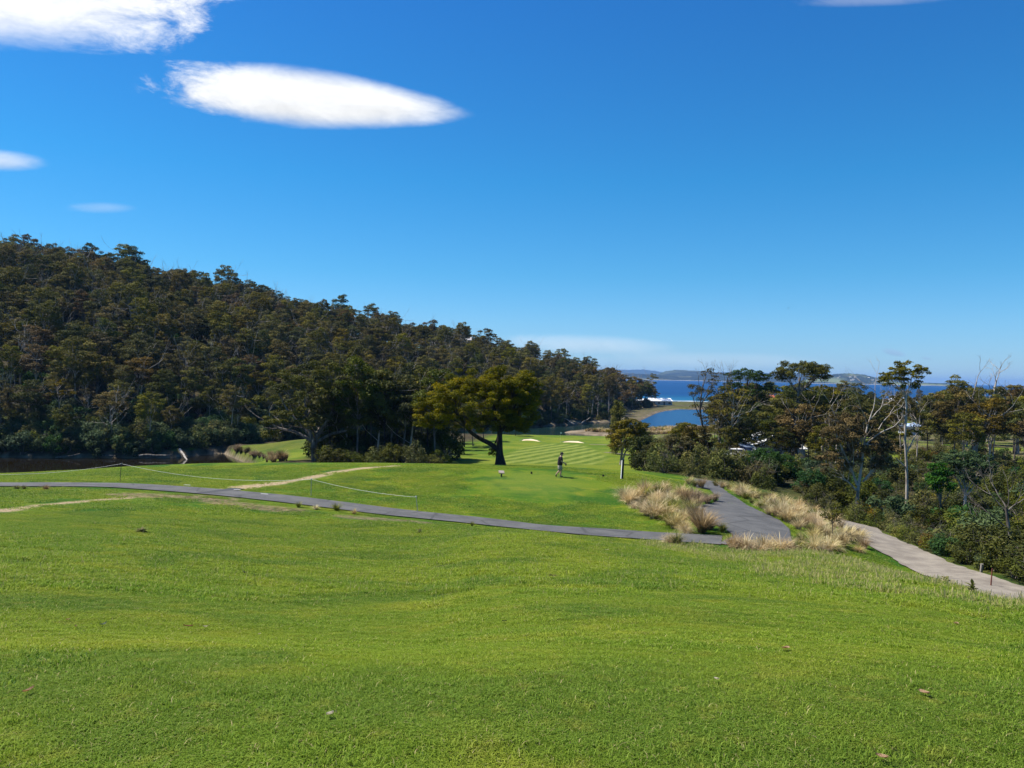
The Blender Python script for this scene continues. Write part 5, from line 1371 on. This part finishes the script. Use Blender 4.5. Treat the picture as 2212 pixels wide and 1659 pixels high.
p = hit(1343, 1034.5); r = thing('marker_post', 'upright timber post coloured white on its sunlit side, dark elsewhere, beside the tee', 'post', p, R_(9)); r.rotation_euler = (0, R_(2.5), R_(9))
MB().box((0.02, 0, .68), (.15, .15, 1.5), None, .012).build('post', simple('dark green timber', (.018, .024, .022), .7, (.010, .014, .013), 9), r)  # shaded sides of the post, their shade put into the dark colour
MB().box((-.067, 0, .66), (.018, .152, 1.42), None, .004).build('white_sunlit_side', simple('sunlit side white', (.82, .81, .77), .55, (.72, .70, .66), 9), r)  # sunlit side of the post, sunlight put into its white colour
MB().prism([(-.06, -.078, 1.43), (.1, -.078, 1.43), (.1, -.078, 1.455), (.02, -.078, 1.475), (-.06, -.078, 1.455)], (0, .156, 0)).build('cap', simple('green cap', (.03, .05, .042), .5), r)
# flag on the green
p = hit(1210, 957, 140); r = thing('flagstick', 'white flag on a thin pole standing on the green', 'flag', p)
MB().cyl((0, 0, -.05), (0, 0, 2.15), .012, .010, 8).build('pole', simple('pale pole', (.7, .68, .55), .5), r)
MB().prism([(.01, -.003, 2.14), (.30, -.003, 2.08), (.24, -.003, 1.97), (.30, -.003, 1.86), (.01, -.003, 1.80)], (0, .006, 0)).build('flag', simple('white flag cloth', (.85, .85, .83), .8), r)

# stakes and the slack white rope
ropem = simple('white rope', (.80, .78, .70), .8, (.66, .64, .56), 40); steel = simple('galvanised stake', (.42, .42, .41), .45, (.30, .30, .29), 20); iron = simple('dark stake', (.05, .047, .045), .6)
TOPS = []
for (x, y), h, mt, lean, lab in (((259, 1040.5), 1.15, iron, .07, 'dark rope stake standing tallest against the pond'), ((672, 1071), 1.0, steel, 0, 'grey rope stake in front of the worn dirt line'), ((903, 1105), .82, steel, -.12, 'grey rope stake at the rope end beside the cart path')):
    p = hit(x, y); r = thing('rope_stake', lab, 'stake', p)
    tp = Vector((lean, 0, h)); MB().cyl((0, 0, -.15), tp, .017, .015, 8).build('rod', mt, r)
    MB().cyl(tp + Vector((0, 0, -.03)), tp + Vector((0, 0, .012)), .03, .026, 8).build('cap', ropem if mt is steel else iron, r)
    MB().cyl(tp + Vector((-.05, 0, -.05)), tp + Vector((.05, 0, -.05)), .012, .012, 6).build('hook', ropem if mt is steel else steel, r); TOPS.append(p + tp - Vector((0, 0, .05)))
TOPS = [Vector(place(-260, 44)) + Vector((0, 0, 1.0))] + TOPS
w = Wood(); pts = []
for (a_, b_), sag in zip(zip(TOPS[:-1], TOPS[1:]), (.62, .42, .14)):
    for k in range(24):
        f = k / 24; q = a_.lerp(b_, f); q.z -= sag * 4 * f * (1 - f); q.z = max(q.z, gz(q.x, q.y) + .03); pts.append(q)
pts.append(TOPS[-1]); w.tube(pts, np.full(len(pts), .007), 6)
tag(link('rope', w.mesh('rope', ropem)), 'slack white rope strung between the stakes above the cart path', 'rope')

# small posts and logs
p = place(2172, 33); r = thing('fence_post', 'short grey timber post at the outer edge of the gravel track', 'post', place(2120, 35.4)); r.scale = (.9, .9, .5)
MB().box((0, 0, .3), (.11, .11, .9), (0, R_(3), 0), .01).build('post', simple('grey timber', (.28, .25, .21), .85, (.18, .16, .13), 10), r); MB().box((.02, 0, .755), (.13, .13, .03), None, .006).build('cap', simple('grey timber cap', (.33, .30, .25), .85), r)
tag(MB().cyl((0, 0, -.1), (.06, .02, .75), .028, .022, 8).build('red_stake', simple('rusty stake', (.18, .05, .03), .8), None, False, place(2140, 31.8)), 'thin rust red stake below the grey timber post', 'stake')
def log(name, label, a, b_, r0, mat, seed, br=2):
    g = np.random.default_rng(seed); w = Wood(); a, b_ = Vector(a), Vector(b_); d = b_ - a
    P = wig([a.lerp(b_, f) - a for f in np.linspace(0, 1, 7)], d.length * .03, g); w.tube(P, np.linspace(r0, r0 * .5, 7), 7)
    for _ in range(br): bare(w, g, P[g.integers(2, 6)], (d.x, g.normal(0, d.length * .5), abs(d.length) * g.uniform(.1, .9)), d.length * .4, r0 * .4, 1, .4, .1)
    return tag(link(name, w.mesh(name, mat), None, a), label, 'log')
def wl(x, Y, z): q = place(x, Y); return Vector((q.x, Y, z))
log('fallen_log', 'thick pale fallen log sloping into the pond', wl(388, 130, 1.4), wl(404, 127, .0), .24, BP, 1, 0)
log('fallen_log', 'long low log along the far bank of the pond', wl(300, 127.5, .45), wl(372, 128, .6), .22, BG, 2, 0)
log('fallen_log', 'thin grey branch lying in the pond by the bank', wl(120, 126, .1), wl(172, 125.5, .9), .10, BG, 3, 1)
log('fallen_log', 'short pale log on the pond bank under the trees', wl(205, 127.5, .5), wl(248, 127.5, .4), .18, BG, 4, 0)
log('fallen_log', 'leaning white dead trunk at the creek bank across from the green', wl(1256, 243, .4), wl(1276, 244, 2.2), .16, BP, 5, 0)
log('fallen_log', 'broken pale trunk lying down the creek bank', wl(1220, 238, 2.0), wl(1240, 236.5, .3), .2, BP, 6, 0)
0 and log('fallen_log', 'x', wl(1490, 66, gz(*place(1490, 66)[:2]) + .7), wl(1530, 65, gz(*place(1530, 65)[:2]) + .8), .07, BW, 7, 1)

# ------------------------------------------------------------------ houses, shed, ute
glass = simple('dark window glass', (.02, .025, .03), .1, spec=.6)
def house(name, label, x, Y, w, d, h, rh, rz, wallc, roofc, nwin=3, ridge='x', hip=False, cat='house', dz=0, group=None):
    p = place(x, Y); r = thing(name, label, cat, p + Vector((0, 0, dz)), rz, group)
    wm = simple(name + ' wall', wallc, .8, tuple(c * .88 for c in wallc), 2); rm = simple(name + ' roof', roofc, .5, tuple(c * .85 for c in roofc), 1.5)
    MB().box((0, 0, h / 2 - .3), (w, d, h + .6)).build('wall', wm, r)
    o = .35
    if ridge == 'x': tri = [(-w/2 - o, -d/2 - o, h), (-w/2 - o, d/2 + o, h), (-w/2 - o, 0, h + rh)]; ext = (w + 2*o, 0, 0)
    else: tri = [(-w/2 - o, -d/2 - o, h), (w/2 + o, -d/2 - o, h), (0, -d/2 - o, h + rh)]; ext = (0, d + 2*o, 0)
    rf = MB().prism([Vector(t) + Vector((0, 0, .004)) for t in tri], ext).build('roof', rm, r)
    MB().box((w * .25, d * .1, h + rh * .72), (.5, .5, .9)).build('chimney', wm, rf)
    MB().box((0, -d/2 - o - .06, h - .02), (w + 2*o, .12, .12)).build('gutter', rm, r)
    for i in range(nwin):
        wx = (i + .5) / nwin * w - w/2
        if i == nwin // 2 and nwin > 1:
            dr = MB().box((wx, -d/2 - .02, 1.0), (.9, .06, 2.0)).build('door', simple('door paint', (.10, .10, .11), .5), r); MB().box((wx + .35, -d/2 - .07, 1.0), (.08, .06, .08)).build('handle', steel, dr); continue
        wn = MB().box((wx, -d/2 - .02, h * .56), (w / nwin * .55, .06, h * .42)).build('window', simple('window frame', (.75, .75, .73), .5), r)
        MB().box((wx, -d/2 - .06, h * .56), (w / nwin * .55 - .16, .04, h * .42 - .16)).build('pane', glass, wn)
    return r
WH = (.78, .78, .76)
house('beach_shed', 'long white roofed shed on the sand spit beyond the lagoon', 1424, 408, 11.5, 8, 2.3, 1.5, .12, (.42, .44, .44), (.82, .83, .84), 4, cat='shed')
house('beach_shed', 'lower white shed half behind the last hill trees', 1388, 418, 8, 6, 1.6, .9, .1, (.55, .53, .5), WH, 2, cat='shed')
house('gabled_house', 'white gabled house showing through the gums above the bright wattle', 1660, 119, 6.6, 8, 2.6, 1.5, 0, (.45, .47, .47), (.62, .63, .63), 3, 'y')
house('lean_to', 'low white roofed wing right of the gabled house', 1697, 121, 4.2, 5, 1.9, .5, 0, (.45, .45, .45), (.55, .55, .55), 1, cat='outbuilding')
house('blue_garage', 'dark blue garage left of the gabled house', 1622, 118.5, 2.4, 4, 2.1, .35, 0, (.03, .06, .16), (.12, .16, .24), 1, cat='garage')
house('valley_house', 'wide house with grey iron roof and white verandah beyond the umbrella gum', 1797, 246, 9.5, 8, 3.0, 1.9, .2, (.62, .62, .60), (.36, .38, .40), 4)
house('valley_house', 'small house with orange tiled roof far behind the dark conifer', 1655, 455, 8, 7, 2.8, 2.2, 0, (.55, .45, .35), (.52, .14, .05), 3)
house('valley_house', 'white walled house beside the orange roofed one', 1692, 462, 9, 7, 3.4, 1.2, .1, WH, (.7, .7, .68), 3)
house('valley_house', 'pale two level house behind the slender gum', 1948, 372, 10, 8, 4.6, 1.6, -.2, (.72, .73, .74), (.62, .66, .72), 4)
house('valley_house', 'blue grey house behind the white limbed gum', 1848, 380, 8, 7, 4.0, 1.5, .1, (.55, .60, .66), (.30, .40, .52), 3)
house('valley_house', 'low house with pale green roof right of the slender gum', 1986, 300, 9, 7, 2.6, 1.4, -.1, (.40, .40, .36), (.36, .46, .40), 3)
house('valley_house', 'grey roofed house under the edge gum', 2183, 262, 9, 8, 2.8, 1.8, -.3, (.58, .58, .56), (.42, .43, .44), 3)
house('valley_shed', 'blue white shed close behind the slender gum trunk', 1966, 192, 3.8, 4, 2.2, .6, 0, (.62, .68, .78), (.45, .58, .80), 1, cat='shed')
house('hill_house', 'pale house among the trees high on the hill above the wattle', 985, 312, 8, 7, 3.4, 1.6, .2, (.60, .56, .50), (.66, .66, .64), 3, dz=4.5)
house('hill_house', 'brick house beside a pale one high on the hill above the wattle', 1000, 316, 6, 6, 4.5, 1.4, .1, (.42, .26, .17), (.45, .42, .40), 2, dz=4.5)
# ute
p = place(1592, 117); r = thing('parked_ute', 'white utility vehicle parked left of the gabled house', 'car', p, R_(-60))
wp = simple('white car paint', (.80, .80, .80), .3, (.78, .78, .78), 3, spec=.5)
MB().prism([(-2.4, -.85, .38), (2.4, -.85, .38), (2.42, -.85, .78), (2.3, -.85, .95), (1.15, -.85, 1.02), (.55, -.85, 1.62), (-.65, -.85, 1.66), (-.95, -.85, 1.05), (-2.4, -.85, 1.0)], (0, 1.7, 0)).build('body', wp, r)
MB().box((-1.7, 0, 1.03), (1.25, 1.5, .05)).build('tray', simple('tray liner', (.06, .06, .06), .8), r)
MB().prism([(1.16, -.72, 1.06), (.60, -.72, 1.58), (.58, -.72, 1.60), (1.2, -.72, 1.08)], (0, 1.44, 0)).build('windscreen', glass, r)
for s_ in (-1, 1):
    MB().prism([(1.0, s_ * .853, 1.08), (.52, s_ * .853, 1.55), (-.6, s_ * .853, 1.58), (-.82, s_ * .853, 1.08)], (0, s_ * .012, 0)).build('side_window', glass, r)
    for x_ in (1.5, -1.5):
        wh_ = MB().cyl((x_, s_ * .70, .36), (x_, s_ * .90, .36), .36, .36, 18).build('wheel', simple('tyre', (.02, .02, .02), .9), r); MB().cyl((x_, s_ * .89, .36), (x_, s_ * .915, .36), .2, .2, 12).build('rim', steel, wh_)
    MB().box((2.41, s_ * .62, .72), (.05, .34, .16)).build('headlight', simple('lamp glass', (.8, .8, .78), .1), r)
MB().box((2.42, 0, .5), (.08, 1.6, .18)).build('bumper', simple('grey bumper', (.12, .12, .12), .6), r)
# houses on the far grassy headland
g = np.random.default_rng(12); hm_ = [simple('far house white', WH, .7), simple('far house cream', (.62, .56, .46), .7), simple('far house roof', (.5, .48, .47), .6)]
fh = MB().box((0, 0, 3), (18, 12, 7)).prism([(-10, -7, 6.5), (-10, 7, 6.5), (-10, 0, 10)], (20, 0, 0))
fme = fh.mesh('far house', hm_[1])
for i in range(16):
    x = g.uniform(1775, 1925); f = g.uniform(.15, .75)
    sil = np.interp(x, [1755, 1792, 1830, 1865, 1905, 1939], [813, 809.4, 806.6, 809, 818, 824.2]); top = at(x, sil, 5600).z
    q = at(x, sil, 5600); prof_f = np.interp(f, [.04, .16, .42, .64, .85], [-1, -.85, -.65, -.45, -.25]); z = max(top, 1) * f
    o = link('far_house', fme, None, (q.x * (1 + prof_f * 500 / 5600), q.y + prof_f * 500 - 6, z - 3)); o.scale = (g.uniform(.45, .8), .8, g.uniform(.55, .8)); o.rotation_euler = (0, 0, g.uniform(-.4, .4))
    tag(o, 'tiny white house on the far grassy headland across the bay', 'house', 'houses on the far headland')
# bird
bm_ = MB().ball((0, 0, 0), (.20, .06, .055), 8).prism([(-.04, .03, .02), (.07, .03, .02), (.02, .38, .10), (-.05, .36, .10)], (0, 0, .012)).prism([(-.04, -.03, .02), (.07, -.03, .02), (.02, -.38, .10), (-.05, -.36, .10)], (0, 0, .012)).prism([(-.18, -.03, 0), (-.18, .03, 0), (-.30, .05, .0), (-.30, -.05, 0)], (0, 0, .01))
tag(bm_.build('bird', simple('dark feathers', (.03, .03, .03), .8), None, True, at(1703, 665.5, 190)), 'small dark bird gliding in the open blue sky', 'bird')

# ------------------------------------------------------------------ the golfer
def skin(name, verts, edges, mat, parent, sub=2, root=0, k=1.0):
    me = bpy.data.meshes.new(name); me.from_pydata([v[:3] for v in verts], edges, []); me.materials.append(mat)
    o = link(name, me, parent)
    sk = o.modifiers.new('skin', 'SKIN'); sk.use_smooth_shade = True
    sv = me.skin_vertices[0].data
    for i, v in enumerate(verts):
        r_ = v[3]; sv[i].radius = tuple(k * q for q in r_) if hasattr(r_, '__len__') else (r_ * k, r_ * k); sv[i].use_root = (i == root)
    ss = o.modifiers.new('smooth', 'SUBSURF'); ss.levels = sub; ss.render_levels = sub
    return o
pf = hit(1209, 1030.6)
man = thing('person', 'man in black polo, patterned shorts and dark cap walking across the tee', 'person', pf, R_(-4)); man.scale = (1.14, 1.17, 1.03)
skinm = simple('skin', (.50, .30, .21), .55, (.44, .25, .17), 12); shirt = simple('dark plum polo', (.022, .012, .016), .8, (.012, .008, .010), 14)
V = [(0, 0, .90, (.15, .12)), (.01, 0, 1.08, (.15, .115)), (.03, 0, 1.28, (.165, .12)), (.05, 0, 1.42, (.11, .085)), (.075, 0, 1.50, .058), (.095, 0, 1.555, .062),
     (.115, 0, 1.62, (.088, .076)), (.118, 0, 1.70, (.090, .076)), (.112, 0, 1.745, (.05, .045)),
     (.205, 0, 1.615, .014), (.185, 0, 1.575, .026)]
E = [(0, 1), (1, 2), (2, 3), (3, 4), (4, 5), (5, 6), (6, 7), (7, 8), (6, 9), (6, 10)]
def arm(sy, sh, el, wr, hd):
    i = len(V); V.extend([(*sh, .062), (*((np.array(sh) + el) / 2), .050), (*el, .041), (*((np.array(el) + wr) / 2), .038), (*wr, .026), (*hd, (.036, .020))])
    E.extend([(3, i), (i, i+1), (i+1, i+2), (i+2, i+3), (i+3, i+4), (i+4, i+5)])
    d = np.array(hd) - wr; d /= np.linalg.norm(d); up = np.array([0, 0, 1.0]); side = up - d * d.dot(up); side /= np.linalg.norm(side)
    for k, (o_, ln) in enumerate(((.027, .075), (.009, .082), (-.009, .078), (-.026, .06))):
        b0 = np.array(hd) + side * o_ + d * .03; b1 = b0 + d * ln * .45 + np.array([0, -sy * .010, -.008]); b2 = b1 + d * ln * .2 + np.array([0, -sy * .028, -.028])
        j = len(V); V.extend([(*b0, .0095), (*b1, .0088), (*b2, .0075)]); E.extend([(i+5, j), (j, j+1), (j+1, j+2)])
    t0 = np.array(wr) + d * .035 + side * .032 + np.array([0, -sy * .012, 0]); t1 = t0 + d * .04 + side * .012 + np.array([0, -sy * .02, 0])
    j = len(V); V.extend([(*t0, .011), (*t1, .0085)]); E.extend([(i+5, j), (j, j+1)])
arm(-1, (.045, -.185, 1.405), np.array((.085, -.245, 1.165)), np.array((.285, -.19, 1.035)), np.array((.345, -.175, 1.01)))
arm(1, (.045, .185, 1.405), np.array((.03, .25, 1.15)), np.array((.20, .22, 1.01)), np.array((.26, .20, .985)))
def leg(hip, kn, an, toe, heel):
    i = len(V); V.extend([(*hip, .092), (*((np.array(hip) + kn) / 2), .078), (*kn, .056), (*((np.array(kn) * .6 + np.array(an) * .4)), .058), (*an, .036), (*toe, (.042, .026))])
    E.extend([(0, i), (i, i+1), (i+1, i+2), (i+2, i+3), (i+3, i+4), (i+4, i+5)])
RL = ((-.01, -.095, .86), np.array((-.01, -.10, .49)), np.array((-.225, -.10, .215)), np.array((-.235, -.10, .07)))
LL = ((.01, .095, .86), np.array((.075, .10, .475)), np.array((.045, .10, .085)), np.array((.19, .105, .04)))
leg(*RL, None); leg(*LL, None)
skin('body', V, E, skinm, man, k=1.1)
skin('polo_shirt', [(.0, 0, .80, (.18, .15)),  (.005, 0, 1.0, (.182, .145)), (.02, 0, 1.16, (.178, .138)), (.032, 0, 1.30, (.182, .138)), (.05, 0, 1.41, (.13, .105)), (.066, 0, 1.47, (.074, .068)),
                    (.045, -.19, 1.40, .078), (.068, -.225, 1.27, .068), (.075, -.238, 1.215, .064), (.045, .19, 1.40, .078), (.036, .23, 1.27, .068), (.034, .24, 1.21, .064)],
     [(0, 1), (1, 2), (2, 3), (3, 4), (4, 5), (4, 6), (6, 7), (7, 8), (4, 9), (9, 10), (10, 11)], shirt, man, k=1.28)
shorts = simple('patterned shorts', (.42, .38, .27), .8, (.05, .055, .04), 9)
skin('shorts', [(0, 0, .93, (.165, .13)), (0, 0, .84, (.16, .13)), (-.01, -.10, .76, .112), (-.012, -.10, .60, .098), (-.012, -.10, .47, .088), (.02, .10, .76, .112), (.055, .10, .60, .098), (.078, .10, .455, .088)],
     [(0, 1), (1, 2), (2, 3), (3, 4), (1, 5), (5, 6), (6, 7)], shorts, man, k=1.25)
cap = MB().ball((.108, 0, 1.70), (.108, .092, .085), 16).prism([(.19, -.07, 1.69), (.285, -.045, 1.665), (.30, 0, 1.662), (.285, .045, 1.665), (.19, .07, 1.69)], (0, 0, .012))
cap.build('cap', simple('dark cap', (.010, .010, .011), .8), man, True)
MB().ball((.055, 0, 1.625), (.062, .078, .058), 12).build('hair', simple('dark hair', (.02, .014, .01), .7), man, True)
shoe = simple('dark shoe', (.014, .013, .013), .6)
skin('shoe', [(-.205, -.10, .215, .05), (-.238, -.10, .14, (.05, .044)), (-.225, -.10, .045, (.046, .034)), (-.20, -.10, .028, (.042, .024))], [(0, 1), (1, 2), (2, 3)], shoe, man, 2, 0)
skin('shoe', [(.02, .10, .07, .05), (.055, .10, .062, (.048, .05)), (.15, .105, .042, (.045, .036)), (.215, .108, .034, (.04, .026))], [(0, 1), (1, 2), (2, 3)], shoe, man, 2, 0)
for y_ in (-.045, .045): MB().ball((.19, y_ * .75, 1.645), (.012, .016, .008), 8).build('eye', simple('eye', (.05, .04, .035), .3), man, True)
for y_ in (-.078, .078): MB().ball((.10, y_, 1.622), (.022, .012, .034), 8).build('ear', skinm, man, True)
# club held out in front
cl = thing('golf_club', 'golf club with black head held out by the walking man', 'golf club', pf, R_(-4))
MB().ball((.44, -.17, .935), (.055, .062, .066), 14).build('club_head', simple('black club head', (.008, .008, .009), .3), cl, True)
MB().cyl((.425, -.165, .965), (.375, -.185, 1.03), .0065, .006, 8).cyl((.375, -.185, 1.03), (-.05, .42, 1.32), .006, .006, 8).build('shaft', simple('shaft steel', (.10, .10, .10), .35, metal=.6), cl)
MB().cyl((-.05, .42, 1.32), (-.15, .56, 1.39), .011, .012, 8).build('grip', black, cl)
